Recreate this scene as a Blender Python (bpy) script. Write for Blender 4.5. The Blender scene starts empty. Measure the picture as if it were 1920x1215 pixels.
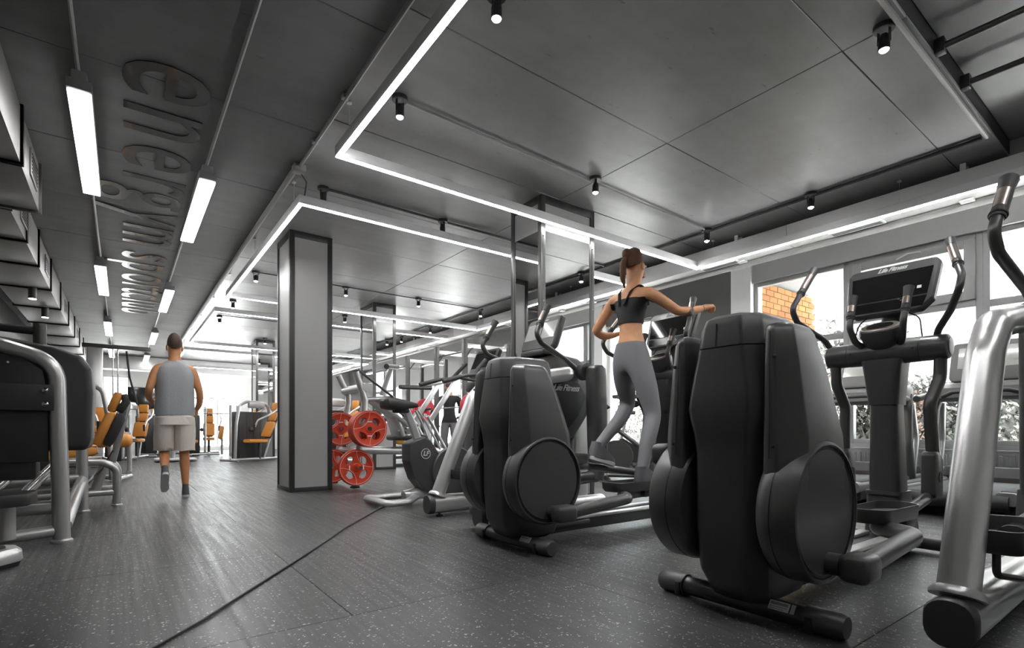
import bpy, bmesh, math, random
from mathutils import Vector, Matrix, Quaternion
random.seed(7)
S = bpy.context.scene
COL = S.collection
PI = math.pi

# ------------------------------------------------------------------ camera
cam_d = bpy.data.cameras.new('camera')
cam = bpy.data.objects.new('camera', cam_d)
COL.objects.link(cam)
cam.location = (0, 0, 0.72)
cam.rotation_euler = (PI / 2, 0, -math.atan(732 / 980.0))
cam_d.sensor_width = 36
cam_d.lens = 980 / 1920 * 36
cam_d.shift_y = (807 - 607.5) / 1920
cam_d.clip_start = 0.05
S.camera = cam

# ------------------------------------------------------------------ world, sun, exposure
W = bpy.data.worlds.new('sky'); S.world = W
W.use_nodes = True
bg = W.node_tree.nodes['Background']
bg.inputs[0].default_value = (0.93, 0.965, 1.0, 1)
bg.inputs[1].default_value = 2.9
sun_d = bpy.data.lights.new('sun', 'SUN'); sun_d.energy = 85.0; sun_d.angle = 0.02
sun_d.color = (1, 0.98, 0.95)
sun = bpy.data.objects.new('sun', sun_d); COL.objects.link(sun)
sun.location = (12, -6, 14)
sun.rotation_euler = Vector((0.02, -0.30, -0.95)).to_track_quat('-Z', 'Y').to_euler()
S.view_settings.view_transform = 'Standard'
S.view_settings.look = 'None'
S.view_settings.gamma = 1.0
S.view_settings.use_curve_mapping = False
S.view_settings.exposure = 1.15
LED = 21.0       # emission of the ceiling strips
LAMP = 6.0      # emission of the linear lamps
SPOT = 60.0     # watts of each ceiling spotlight

# ------------------------------------------------------------------ materials
MATS = {}
def mat(name, col, rough=.5, metal=0., emit=0., spec=None, bump=0., bscale=40., var=0., vscale=6., coat=0., aniso=0.):
    m = bpy.data.materials.new(name); m.use_nodes = True
    nt = m.node_tree; b = nt.nodes['Principled BSDF']
    c = (col[0], col[1], col[2], 1) if not isinstance(col, (int, float)) else (col, col, col, 1)
    b.inputs['Base Color'].default_value = c
    b.inputs['Roughness'].default_value = rough
    b.inputs['Metallic'].default_value = metal
    if spec is not None: b.inputs['Specular IOR Level'].default_value = spec
    if coat: b.inputs['Coat Weight'].default_value = coat
    if emit:
        b.inputs['Emission Color'].default_value = c
        b.inputs['Emission Strength'].default_value = emit
    tc = None
    if var or bump:
        tc = nt.nodes.new('ShaderNodeTexCoord')
    if var:
        n = nt.nodes.new('ShaderNodeTexNoise'); n.inputs['Scale'].default_value = vscale; n.inputs['Detail'].default_value = 5
        nt.links.new(tc.outputs['Object'], n.inputs['Vector'])
        r = nt.nodes.new('ShaderNodeMapRange'); r.inputs[1].default_value = .3; r.inputs[2].default_value = .7
        r.inputs[3].default_value = 1 - var; r.inputs[4].default_value = 1 + var
        nt.links.new(n.outputs['Fac'], r.inputs[0])
        mx = nt.nodes.new('ShaderNodeMix'); mx.data_type = 'RGBA'; mx.blend_type = 'MULTIPLY'; mx.inputs[0].default_value = 1
        mx.inputs[6].default_value = c
        nt.links.new(r.outputs[0], mx.inputs[7]); nt.links.new(mx.outputs[2], b.inputs['Base Color'])
    if bump:
        n = nt.nodes.new('ShaderNodeTexNoise'); n.inputs['Scale'].default_value = bscale; n.inputs['Detail'].default_value = 4
        nt.links.new(tc.outputs['Object'], n.inputs['Vector'])
        bp = nt.nodes.new('ShaderNodeBump'); bp.inputs['Strength'].default_value = bump; bp.inputs['Distance'].default_value = .01
        nt.links.new(n.outputs['Fac'], bp.inputs['Height']); nt.links.new(bp.outputs[0], b.inputs['Normal'])
    MATS[name] = m
    return m

def nodes_of(m): return m.node_tree.nodes, m.node_tree.links

# plastics and metals
mat('black_plastic', .050, .36, bump=.06, bscale=900)
mat('graphite_plastic', (.062, .0605, .0605), .33, bump=.05, bscale=900)
mat('soft_black', .012, .62)
mat('panel_black', .017, .5)
mat('gloss_black', .008, .16)
mat('satin_black', .010, .24)
mat('screen_glass', .010, .06, coat=.5)
mat('grip_rubber', .055, .55)
mat('silver_paint', (.55, .545, .54), .30, .72)
mat('light_silver', (.68, .675, .67), .30, .70)
mat('gunmetal', (.10, .098, .096), .38, .6)
mat('chrome', .62, .14, 1.)
mat('sensor_metal', (.50, .43, .38), .28, .9)
mat('logo_grey', .55, .4)
mat('logo_dim', .16, .4)
mat('white_paint', .78, .45)
mat('sticker_white', .75, .5)
mat('sticker_grey', .30, .5)
mat('orange_leather', (.66, .27, .05), .42, bump=.15, bscale=250)
mat('dark_leather', (.035, .033, .032), .45, bump=.15, bscale=250)
mat('red_rubber', (.60, .045, .012), .42)
mat('pink_red', (.62, .05, .07), .45)
mat('yellow_rubber', (.75, .36, .03), .5)
mat('grey_plate', (.22, .22, .19), .45, .4)
mat('trim_dark', (.030, .029, .029), .42)
mat('panel_grey', (.34, .335, .33), .42)
mat('mirror', (.80, .80, .80), .015, 1.)
mat('wall_dark', (.12, .118, .118), .75, bump=.1, bscale=60)
mat('wall_light', (.70, .695, .69), .75, bump=.08, bscale=60)
mat('wall_left_paint', (.22, .215, .21), .75, bump=.08, bscale=60)
mat('frame_grey', (.33, .33, .33), .45)
mat('frame_white', (.85, .85, .85), .45)
mat('bay_white', .8, .7)
mat('window_surround', (.36, .36, .36), .6)
mat('duct_white', (.60, .595, .59), .5)
mat('duct_grey', (.24, .235, .23), .42, .25)
mat('concrete_beam', (.26, .255, .25), .85, bump=.25, bscale=12, var=.12, vscale=3)
mat('conduit', (.30, .295, .29), .45)
mat('conduit_dark', (.03, .03, .03), .5)
mat('led', 1.0, emit=LED)
mat('lamp', 1.0, emit=LAMP)
mat('bulb', 1.0, emit=60.)
mat('fixture_black', .015, .45)
mat('fixture_grey', (.25, .25, .25), .45)
mat('profile_white', (.72, .72, .72), .45)
mat('letter_dark', (.016, .015, .015), .20, .0, coat=.25)
mat('skin', (.60, .27, .12), .5, var=.06, vscale=25)
mat('skin_pale', (.63, .31, .16), .5, var=.06, vscale=25)
mat('hair_brown', (.060, .030, .018), .6, bump=.5, bscale=120)
mat('hair_warm', (.12, .052, .022), .55, bump=.5, bscale=120)
mat('shirt_grey', (.36, .37, .38), .85, bump=.3, bscale=60)
mat('shorts_beige', (.86, .79, .72), .85, bump=.3, bscale=60)
mat('bra_black', .012, .7)
mat('leggings_grey', (.19, .19, .20), .75)
mat('shoe_grey', (.10, .10, .105), .6)
mat('shoe_sole', .62, .6)
mat('shirt_black', .02, .8)
mat('cable_black', .010, .5)
mat('hedge_soil', .05, .9)
mat('asphalt', .58, .9, var=.1)
mat('render_white', .22, .8, var=.04)
mat('window_dark', .08, .15)
mat('sign_grey', .04, .6)
mat('brick', (.72, .36, .11), .8, bump=.3, bscale=30)
mat('mortar', (.14, .115, .085), .9)
mat('bark', (.16, .13, .11), .9, bump=.5, bscale=20)
mat('leaf', (.14, .142, .132), .6)
mat('leaf_dark', (.03, .031, .028), .6)
mat('leaf_rusty', (.10, .066, .05), .7)
mat('belt_black', .035, .6, bump=.2, bscale=300)
mat('treadmill_grey', (.16, .158, .155), .45)
mat('clear_bottle', (.72, .70, .70), .15)
mat('red_print', (.6, .03, .02), .5)
mat('wood_shelf', (.36, .2, .09), .5)

def brick_var():
    m = MATS['brick']; n, l = nodes_of(m); b = n['Principled BSDF']
    oi = n.new('ShaderNodeObjectInfo'); cr = n.new('ShaderNodeValToRGB')
    e = cr.color_ramp.elements
    e[0].position = 0; e[0].color = (.165, .060, .010, 1); e[1].position = 1; e[1].color = (.23, .105, .022, 1)
    x = e.new(.85); x.color = (.205, .086, .016, 1)
    l.new(oi.outputs['Random'], cr.inputs[0]); l.new(cr.outputs[0], b.inputs['Base Color'])
brick_var()

def leaf_var(nm):
    m = MATS[nm]; n, l = nodes_of(m); b = n['Principled BSDF']
    g = n.new('ShaderNodeNewGeometry'); r = n.new('ShaderNodeMapRange'); r.inputs[3].default_value = .35; r.inputs[4].default_value = 1.9
    l.new(g.outputs['Random Per Island'], r.inputs[0])
    mx = n.new('ShaderNodeMix'); mx.data_type = 'RGBA'; mx.blend_type = 'MULTIPLY'; mx.inputs[0].default_value = 1
    mx.inputs[6].default_value = b.inputs['Base Color'].default_value
    l.new(r.outputs[0], mx.inputs[7]); l.new(mx.outputs[2], b.inputs['Base Color'])
for k in ('leaf', 'leaf_dark', 'leaf_rusty'): leaf_var(k)

def make_floor_mat():
    m = mat('rubber_floor', .05, .42); n, l = nodes_of(m); b = n['Principled BSDF']
    tc = n.new('ShaderNodeTexCoord'); oi = n.new('ShaderNodeObjectInfo')
    geo = n.new('ShaderNodeNewGeometry')
    # white rubber flecks
    v = n.new('ShaderNodeTexVoronoi'); v.inputs['Scale'].default_value = 74; v.inputs['Randomness'].default_value = 1
    nz = n.new('ShaderNodeTexNoise'); nz.inputs['Scale'].default_value = 90; nz.inputs['Detail'].default_value = 1
    l.new(geo.outputs['Position'], nz.inputs['Vector'])
    ad = n.new('ShaderNodeVectorMath'); ad.operation = 'MULTIPLY_ADD'; ad.inputs[1].default_value = (.022, .022, .022)
    l.new(nz.outputs['Color'], ad.inputs[0]); l.new(geo.outputs['Position'], ad.inputs[2])
    l.new(ad.outputs[0], v.inputs['Vector'])
    sz = n.new('ShaderNodeSeparateColor'); l.new(v.outputs['Color'], sz.inputs[0])
    th = n.new('ShaderNodeMapRange'); th.inputs[1].default_value = .32; th.inputs[2].default_value = 1; th.inputs[3].default_value = 0; th.inputs[4].default_value = .0045
    l.new(sz.outputs[0], th.inputs[0])
    d = n.new('ShaderNodeMath'); d.operation = 'MULTIPLY'; d.inputs[1].default_value = 1 / 74.0
    l.new(v.outputs['Distance'], d.inputs[0])
    lt = n.new('ShaderNodeMath'); lt.operation = 'LESS_THAN'; l.new(d.outputs[0], lt.inputs[0]); l.new(th.outputs[0], lt.inputs[1])
    # streaks along the roll
    mp = n.new('ShaderNodeMapping'); mp.inputs['Scale'].default_value = (42, 1.1, 1)
    l.new(geo.outputs['Position'], mp.inputs['Vector'])
    st = n.new('ShaderNodeTexNoise'); st.inputs['Scale'].default_value = 1; st.inputs['Detail'].default_value = 3
    l.new(mp.outputs[0], st.inputs['Vector'])
    big = n.new('ShaderNodeTexNoise'); big.inputs['Scale'].default_value = 1.3; big.inputs['Detail'].default_value = 3
    l.new(geo.outputs['Position'], big.inputs['Vector'])
    r1 = n.new('ShaderNodeMapRange'); r1.inputs[1].default_value = .3; r1.inputs[2].default_value = .7; r1.inputs[3].default_value = .78; r1.inputs[4].default_value = 1.25
    l.new(st.outputs['Fac'], r1.inputs[0])
    r2 = n.new('ShaderNodeMapRange'); r2.inputs[3].default_value = .82; r2.inputs[4].default_value = 1.22
    l.new(oi.outputs['Random'], r2.inputs[0])
    r3 = n.new('ShaderNodeMapRange'); r3.inputs[1].default_value = .3; r3.inputs[2].default_value = .7; r3.inputs[3].default_value = .8; r3.inputs[4].default_value = 1.2
    l.new(big.outputs['Fac'], r3.inputs[0])
    m1 = n.new('ShaderNodeMath'); m1.operation = 'MULTIPLY'; l.new(r1.outputs[0], m1.inputs[0]); l.new(r2.outputs[0], m1.inputs[1])
    m2 = n.new('ShaderNodeMath'); m2.operation = 'MULTIPLY'; l.new(m1.outputs[0], m2.inputs[0]); l.new(r3.outputs[0], m2.inputs[1])
    m3 = n.new('ShaderNodeMath'); m3.operation = 'MULTIPLY'; l.new(m2.outputs[0], m3.inputs[0]); m3.inputs[1].default_value = .042
    cc = n.new('ShaderNodeCombineColor')
    for i in range(3): l.new(m3.outputs[0], cc.inputs[i])
    mx = n.new('ShaderNodeMix'); mx.data_type = 'RGBA'
    l.new(lt.outputs[0], mx.inputs[0]); l.new(cc.outputs[0], mx.inputs[6]); mx.inputs[7].default_value = (.50, .49, .47, 1)
    l.new(mx.outputs[2], b.inputs['Base Color'])
    rr = n.new('ShaderNodeMapRange'); rr.inputs[1].default_value = .3; rr.inputs[2].default_value = .7; rr.inputs[3].default_value = .30; rr.inputs[4].default_value = .50
    l.new(st.outputs['Fac'], rr.inputs[0]); l.new(rr.outputs[0], b.inputs['Roughness'])
    bp = n.new('ShaderNodeBump'); bp.inputs['Strength'].default_value = .14; bp.inputs['Distance'].default_value = .004
    l.new(st.outputs['Fac'], bp.inputs['Height']); l.new(bp.outputs[0], b.inputs['Normal'])
make_floor_mat()

def make_concrete(name, base, rough=.40):
    m = mat(name, base, rough); n, l = nodes_of(m); b = n['Principled BSDF']
    geo = n.new('ShaderNodeNewGeometry'); oi = n.new('ShaderNodeObjectInfo')
    a = n.new('ShaderNodeTexNoise'); a.inputs['Scale'].default_value = .9; a.inputs['Detail'].default_value = 6; a.inputs['Roughness'].default_value = .6
    c = n.new('ShaderNodeTexNoise'); c.inputs['Scale'].default_value = 7; c.inputs['Detail'].default_value = 6
    mp = n.new('ShaderNodeMapping'); mp.inputs['Scale'].default_value = (.5, 5, 1)
    s = n.new('ShaderNodeTexNoise'); s.inputs['Scale'].default_value = 1.4; s.inputs['Detail'].default_value = 4
    l.new(geo.outputs['Position'], mp.inputs['Vector']); l.new(mp.outputs[0], s.inputs['Vector'])
    for x in (a, c): l.new(geo.outputs['Position'], x.inputs['Vector'])
    def mr(src, lo, hi):
        r = n.new('ShaderNodeMapRange'); r.inputs[1].default_value = .3; r.inputs[2].default_value = .7
        r.inputs[3].default_value = lo; r.inputs[4].default_value = hi; l.new(src, r.inputs[0]); return r.outputs[0]
    def mul(p, q):
        x = n.new('ShaderNodeMath'); x.operation = 'MULTIPLY'; l.new(p, x.inputs[0])
        if isinstance(q, float): x.inputs[1].default_value = q
        else: l.new(q, x.inputs[1])
        return x.outputs[0]
    f = mul(mul(mr(a.outputs['Fac'], .86, 1.14), mr(c.outputs['Fac'], .95, 1.05)), mr(s.outputs['Fac'], .92, 1.07))
    # small dark scuffs
    v = n.new('ShaderNodeTexNoise'); v.inputs['Scale'].default_value = 11; v.inputs['Detail'].default_value = 2
    mp2 = n.new('ShaderNodeMapping'); mp2.inputs['Scale'].default_value = (.6, 2.2, 1); mp2.inputs['Rotation'].default_value = (0, 0, .4)
    l.new(geo.outputs['Position'], mp2.inputs['Vector']); l.new(mp2.outputs[0], v.inputs['Vector'])
    sc = n.new('ShaderNodeMapRange'); sc.inputs[1].default_value = .23; sc.inputs[2].default_value = .28; sc.inputs[3].default_value = .7; sc.inputs[4].default_value = 1
    l.new(v.outputs['Fac'], sc.inputs[0])
    f = mul(mul(f, sc.outputs[0]), float(base))
    cc = n.new('ShaderNodeCombineColor')
    for i in range(3): l.new(f, cc.inputs[i])
    l.new(cc.outputs[0], b.inputs['Base Color'])
    bp = n.new('ShaderNodeBump'); bp.inputs['Strength'].default_value = .08; bp.inputs['Distance'].default_value = .01
    l.new(c.outputs['Fac'], bp.inputs['Height']); l.new(bp.outputs[0], b.inputs['Normal'])
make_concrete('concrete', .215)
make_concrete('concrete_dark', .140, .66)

def make_glass():
    m = bpy.data.materials.new('glass'); m.use_nodes = True; n, l = nodes_of(m)
    n.clear()
    o = n.new('ShaderNodeOutputMaterial'); t = n.new('ShaderNodeBsdfTransparent'); g = n.new('ShaderNodeBsdfGlossy')
    t.inputs[0].default_value = (.93, .95, .95, 1); g.inputs['Roughness'].default_value = .01
    lw = n.new('ShaderNodeLayerWeight'); pw = n.new('ShaderNodeMath'); pw.operation = 'POWER'; pw.inputs[1].default_value = 5
    f = n.new('ShaderNodeMath'); f.operation = 'MULTIPLY_ADD'; f.inputs[1].default_value = .93; f.inputs[2].default_value = .035
    l.new(lw.outputs['Facing'], pw.inputs[0]); l.new(pw.outputs[0], f.inputs[0])
    x = n.new('ShaderNodeMixShader')
    l.new(f.outputs[0], x.inputs[0]); l.new(t.outputs[0], x.inputs[1]); l.new(g.outputs[0], x.inputs[2]); l.new(x.outputs[0], o.inputs[0])
    MATS['glass'] = m
make_glass()

# ------------------------------------------------------------------ mesh helpers
def fillet(pts, r, n=5, closed=False):
    """round the corners of a polyline"""
    pts = [Vector(p) for p in pts]
    out = []
    N = len(pts)
    rr = r if isinstance(r, (list, tuple)) else [r] * N
    for i, p in enumerate(pts):
        if (not closed and i in (0, N - 1)) or rr[i] <= 0:
            out.append(p); continue
        a = pts[i - 1] - p; b = pts[(i + 1) % N] - p
        la, lb = a.length, b.length
        if la < 1e-6 or lb < 1e-6: out.append(p); continue
        a.normalize(); b.normalize()
        ang = a.angle(b)
        if ang > PI - .02: out.append(p); continue
        t = min(rr[i] / math.tan(ang / 2), la * .48, lb * .48)
        p0 = p + a * t; p1 = p + b * t
        for k in range(n + 1):
            s = k / n
            q = p0 * (1 - s) ** 2 + p * 2 * s * (1 - s) + p1 * s * s
            out.append(q)
    return out

def rrect(w, h, r, n=4):
    """rounded rectangle loop, counter-clockwise, centred"""
    r = min(r, w / 2 - 1e-4, h / 2 - 1e-4)
    out = []
    for cx, cy, a0 in ((w / 2 - r, h / 2 - r, 0), (-w / 2 + r, h / 2 - r, PI / 2), (-w / 2 + r, -h / 2 + r, PI), (w / 2 - r, -h / 2 + r, 1.5 * PI)):
        for k in range(n + 1):
            a = a0 + k / n * PI / 2
            out.append((cx + r * math.cos(a), cy + r * math.sin(a)))
    return out

class MB:
    def __init__(s): s.v = []; s.f = []
    def add(s, v, f):
        o = len(s.v); s.v += [tuple(p) for p in v]; s.f += [tuple(i + o for i in q) for q in f]; return s
    def bm(s, bm, M=None):
        bm.verts.index_update()
        return s.add([(M @ v.co) if M else v.co.copy() for v in bm.verts], [[v.index for v in f.verts] for f in bm.faces])
    def box(s, c, d, bev=0., rot=None, seg=2):
        bm = bmesh.new(); bmesh.ops.create_cube(bm, size=1)
        for v in bm.verts: v.co = Vector((v.co.x * d[0], v.co.y * d[1], v.co.z * d[2]))
        if bev: bmesh.ops.bevel(bm, geom=bm.edges[:], offset=min(bev, min(d) * .49), segments=seg, affect='EDGES', profile=.5)
        M = Matrix.Translation(Vector(c))
        if rot is not None:
            M = M @ (rot if isinstance(rot, Matrix) else rot_e(*rot))
        s.bm(bm, M); bm.free(); return s
    def boxr(s, lo, hi, bev=0., seg=2):
        return s.box([(a + b) / 2 for a, b in zip(lo, hi)], [abs(b - a) for a, b in zip(lo, hi)], bev, None, seg)
    def tube(s, pts, r, fr=0., n=12, caps=True, ry=None, up=(0, 0, 1), fn=5, round_end=False):
        P0 = [Vector(p) for p in pts]
        rads = r if isinstance(r, (list, tuple)) else None
        P = fillet(P0, fr, fn) if fr else P0
        L = [0.]
        for a, b in zip(P, P[1:]): L.append(L[-1] + (b - a).length)
        if rads:
            L0 = [0.]
            for a, b in zip(P0, P0[1:]): L0.append(L0[-1] + (b - a).length)
            def rad(t):
                t = t / L[-1] * L0[-1]
                for i in range(len(L0) - 1):
                    if t <= L0[i + 1] + 1e-9:
                        k = (t - L0[i]) / max(L0[i + 1] - L0[i], 1e-9); return rads[i] * (1 - k) + rads[i + 1] * k
                return rads[-1]
        else:
            rad = lambda t: r
        T = []
        for i in range(len(P)):
            a = P[max(i - 1, 0)]; b = P[min(i + 1, len(P) - 1)]
            T.append((b - a).normalized())
        u = Vector(up); t0 = T[0]
        if abs(u.dot(t0)) > .95: u = Vector((1, 0, 0)) if abs(t0.x) < .9 else Vector((0, 1, 0))
        side = t0.cross(u).normalized(); u = side.cross(t0).normalized()
        loops = []
        for i, p in enumerate(P):
            if i:
                q = T[i - 1].rotation_difference(T[i]); side = q @ side; u = q @ u
            R = rad(L[i]); R2 = ry if ry else R
            if ry and rads: R2 = ry * R / rads[0]
            loops.append([p + side * (R * math.cos(2 * PI * k / n)) + u * (R2 * math.sin(2 * PI * k / n)) for k in range(n)])
        if round_end:
            for end in (0, -1):
                c = P[end]; base = loops[end]; d = -T[0] if end == 0 else T[-1]; R = rad(L[end])
                ex = []
                for sc, off in ((.92, .38), (.7, .71), (.38, .92)):
                    ex.append([c + (q - c) * sc + d * R * off * .8 for q in base])
                if end == 0: loops = ex[::-1] + loops
                else: loops = loops + ex
        return s.loft(loops, caps)
    def loft(s, loops, caps=True, close=False):
        n = len(loops[0]); v = []; f = []
        for lp in loops: v += [tuple(p) for p in lp]
        m = len(loops)
        for i in range(m - 1 if not close else m):
            a = i * n; b = ((i + 1) % m) * n
            for k in range(n):
                k2 = (k + 1) % n
                f.append((a + k, a + k2, b + k2, b + k))
        if caps and not close:
            f.append(tuple(range(n - 1, -1, -1))); f.append(tuple((m - 1) * n + k for k in range(n)))
        return s.add(v, f)
    def lathe(s, prof, o=(0, 0, 0), axis=(0, 0, 1), n=24):
        """prof: list of (radius, height along axis)"""
        ax = Vector(axis).normalized(); t = Vector((1, 0, 0)) if abs(ax.x) < .9 else Vector((0, 1, 0))
        a = ax.cross(t).normalized(); b = ax.cross(a); o = Vector(o)
        loops = []
        for r, h in prof:
            r = max(r, 1e-4)
            loops.append([o + ax * h + a * (r * math.cos(2 * PI * k / n)) + b * (r * math.sin(2 * PI * k / n)) for k in range(n)])
        return s.loft(loops, True)
    def prism(s, poly, axis, lo, hi, bev=0., seg=2, fr=0.):
        """extrude a 2-D outline; axis x: poly (y,z), y: (x,z), z: (x,y)"""
        if fr: poly = [(p.x, p.y) for p in fillet([(a, b, 0) for a, b in poly], fr, 5, True)]
        def P(a, b, h): return {'x': (h, a, b), 'y': (a, h, b), 'z': (a, b, h)}[axis]
        bm = bmesh.new()
        A = [bm.verts.new(P(a, b, lo)) for a, b in poly]; B = [bm.verts.new(P(a, b, hi)) for a, b in poly]
        n = len(poly)
        f0 = bm.faces.new(A); f1 = bm.faces.new(B[::-1])
        for k in range(n): bm.faces.new((A[k], B[k], B[(k + 1) % n], A[(k + 1) % n]))
        bmesh.ops.recalc_face_normals(bm, faces=bm.faces[:])
        if bev:
            ed = list(set(f0.edges[:] + f1.edges[:]))
            bmesh.ops.bevel(bm, geom=ed, offset=bev, segments=seg, affect='EDGES', profile=.5)
        s.bm(bm); bm.free(); return s
    def xf(s, M):
        s.v = [tuple(M @ Vector(p)) for p in s.v]; return s
    def sphere(s, c, r, n=12, sc=(1, 1, 1)):
        prof = [(math.sin(PI * k / n), -math.cos(PI * k / n)) for k in range(n + 1)]
        t = MB().lathe([(a, h) for a, h in prof], n=n * 2)
        s.add([(c[0] + p[0] * r * sc[0], c[1] + p[1] * r * sc[1], c[2] + p[2] * r * sc[2]) for p in t.v], t.f); return s
    def mesh(s, name, smooth=38):
        me = bpy.data.meshes.new(name); me.from_pydata(s.v, [], s.f)
        bm = bmesh.new(); bm.from_mesh(me); bmesh.ops.recalc_face_normals(bm, faces=bm.faces[:]); bm.to_mesh(me); bm.free()
        if smooth:
            me.polygons.foreach_set('use_smooth', [True] * len(me.polygons))
            me.set_sharp_from_angle(angle=math.radians(smooth))
        me.update(); return me
    def build(s, name, m, parent=None, loc=None, smooth=38):
        me = s.mesh(name, smooth); me.materials.append(MATS[m] if isinstance(m, str) else m)
        return link(name, me, parent, loc)

def rot_e(x, y, z): return Matrix.Rotation(z, 4, 'Z') @ Matrix.Rotation(y, 4, 'Y') @ Matrix.Rotation(x, 4, 'X')

def link(name, me, parent=None, loc=None):
    o = bpy.data.objects.new(name, me); COL.objects.link(o)
    if parent: o.parent = parent
    if loc is not None: o.location = loc
    return o

def thing(name, label, cat, loc=(0, 0, 0), rz=0, group=None):
    o = bpy.data.objects.new(name, None); COL.objects.link(o); o.empty_display_size = .1
    o.location = loc; o.rotation_euler = (0, 0, rz)
    return tag(o, label, cat, group)

def tag(o, label=None, cat=None, group=None, kind=None):
    if label: o['label'] = label
    if cat: o['category'] = cat
    if group: o['group'] = group
    if kind: o['kind'] = kind
    return o

def struct(o, label=None, cat=None): return tag(o, label, cat, None, 'structure')

KIDS = {}
def copy_tree(o, parent=None):
    c = o.copy(); COL.objects.link(c)
    if parent: c.parent = parent
    for ch in [x for x in COL.objects if x.parent is o]: copy_tree(ch, c)
    return c

def clone(o, loc, rz=None, label=None):
    c = copy_tree(o); c.location = loc
    if rz is not None: c.rotation_euler = (0, 0, rz)
    if label: c['label'] = label
    return c

def inst(name, src, parent, loc=None, rot=None, scale=None):
    """another object sharing src's mesh"""
    o = bpy.data.objects.new(name, src.data if hasattr(src, 'data') else src); COL.objects.link(o); o.parent = parent
    if loc is not None: o.location = loc
    if rot is not None: o.rotation_euler = rot
    if scale is not None: o.scale = scale
    return o

def text_part(name, body, size, m, parent, M, extrude=.001, shear=0., align='CENTER', bold=0., sx=1., spacing=1.):
    cu = bpy.data.curves.new(name, 'FONT'); cu.body = body; cu.size = size; cu.extrude = extrude; cu.shear = shear
    cu.align_x = align; cu.align_y = 'CENTER'; cu.offset = bold; cu.space_character = spacing; cu.resolution_u = 4
    t = bpy.data.objects.new(name + '_curve', cu); COL.objects.link(t)
    dg = bpy.context.evaluated_depsgraph_get(); dg.update()
    me = bpy.data.meshes.new_from_object(t.evaluated_get(dg)); me.name = name
    COL.objects.unlink(t); bpy.data.objects.remove(t)
    me.transform(M @ Matrix.Diagonal((sx, 1, 1, 1)))
    me.materials.clear(); me.materials.append(MATS[m])
    return link(name, me, parent)

def frame_m(o, x, y):
    """matrix whose local x,y axes are the given directions"""
    x = Vector(x).normalized(); y = Vector(y).normalized(); z = x.cross(y)
    return Matrix(((x.x, y.x, z.x, o[0]), (x.y, y.y, z.y, o[1]), (x.z, y.z, z.z, o[2]), (0, 0, 0, 1)))

# ================================================================== THE ROOM
XL, XR, YB, YF = -1.7, 7.6, -3.2, 21.5
ZC = 3.05

def build_floor():
    fl = struct(MB().boxr((XL - .2, YB, -.09), (XR, YF, -.011)).build('floor', 'soft_black'), 'dark speckled rubber gym floor', 'floor')
    rows = 20
    cache = {}
    for j in range(rows):
        y0 = 2.0 - 1.29 * 4 + 1.29 * j; y1 = y0 + 1.29
        if y0 >= YF: break
        y1 = min(y1, YF)
        if y0 < YB: y0 = YB
        off = .72 if (j % 2 == 0) else -.30
        xs = [XL] + [off + 2.05 * k for k in range(-2, 5) if XL + .2 < off + 2.05 * k < XR - .2] + [XR]
        for x0, x1 in zip(xs, xs[1:]):
            dx = round(x1 - x0 - .002, 3); dy = round(y1 - y0 - .002, 3)
            if (dx, dy) not in cache:
                cache[(dx, dy)] = MB().box((0, 0, -.006), (dx, dy, .012), .0012, None, 1).mesh('rubber_mat')
                cache[(dx, dy)].materials.append(MATS['rubber_floor'])
            link('rubber_mat', cache[(dx, dy)], fl, ((x0 + x1) / 2, (y0 + y1) / 2, 0))
build_floor()

def build_ceiling():
    ce = struct(MB().boxr((XL - .2, YB, 3.9), (XR + .2, YF, 4.0)).build('ceiling', 'concrete'), 'raw grey concrete slab ceiling with panel joints', 'ceiling')
    cols = [XL - .2, -1.15, 1.25, 3.55, 6.06]
    ys = [1.03] + [1.36 + 1.29 * k for k in range(0, 20) if 1.36 + 1.29 * k < YF - .3] + [YF]
    cache = {}
    def panel(x0, x1, y0, y1, z, th=.2, m='concrete'):
        dx = round(x1 - x0 - .004, 3); dy = round(y1 - y0 - .004, 3)
        k = (dx, dy, th, m)
        if k not in cache:
            cache[k] = MB().box((0, 0, th / 2), (dx, dy, th), .004, None, 1).mesh('ceiling_panel'); cache[k].materials.append(MATS[m])
        link('ceiling_panel', cache[k], ce, ((x0 + x1) / 2, (y0 + y1) / 2, z + random.uniform(0, .0025)))
    for i, (x0, x1) in enumerate(zip(cols, cols[1:])):
        sh = 0 if i != 1 else .25
        yy = [y + (sh if 0 < k < len(ys) - 1 else 0) for k, y in enumerate(ys)]
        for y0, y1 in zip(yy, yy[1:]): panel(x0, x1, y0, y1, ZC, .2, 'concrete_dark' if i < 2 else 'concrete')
    for x0, x1 in zip(cols, cols[1:]): panel(x0, x1, YB, 1.03, 3.18, .3)
    # joints are closed from above
    bk = MB().boxr((XL - .2, 1.03, ZC + .02), (6.06, YF, ZC + .19)); bk.boxr((XL - .2, YB, 3.2), (6.06, 1.03, 3.4))
    bk.build('slab_core', 'soft_black', ce)
    MB().boxr((6.18, YB, 3.36), (XR + .2, YF, 3.45)).build('bay_ceiling', 'bay_white', ce)
    return ce
build_ceiling()
struct(MB().boxr((6.06, YB, 2.74), (6.20, YF, 3.9), .006).build('trim_1', 'concrete_beam'), 'grey concrete downstand beam along the window bay', 'beam')

# side and end walls
struct(MB().boxr((XL - .25, YB, 0), (XL, YF, 4.0)).build('wall_left', 'wall_left_paint'), 'grey painted wall behind the left machines', 'wall')
struct(MB().boxr((XL - .25, YB - .2, 0), (XR + .3, YB, 4.0)).build('wall_near', 'wall_light'), 'light wall behind the camera', 'wall')

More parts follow.
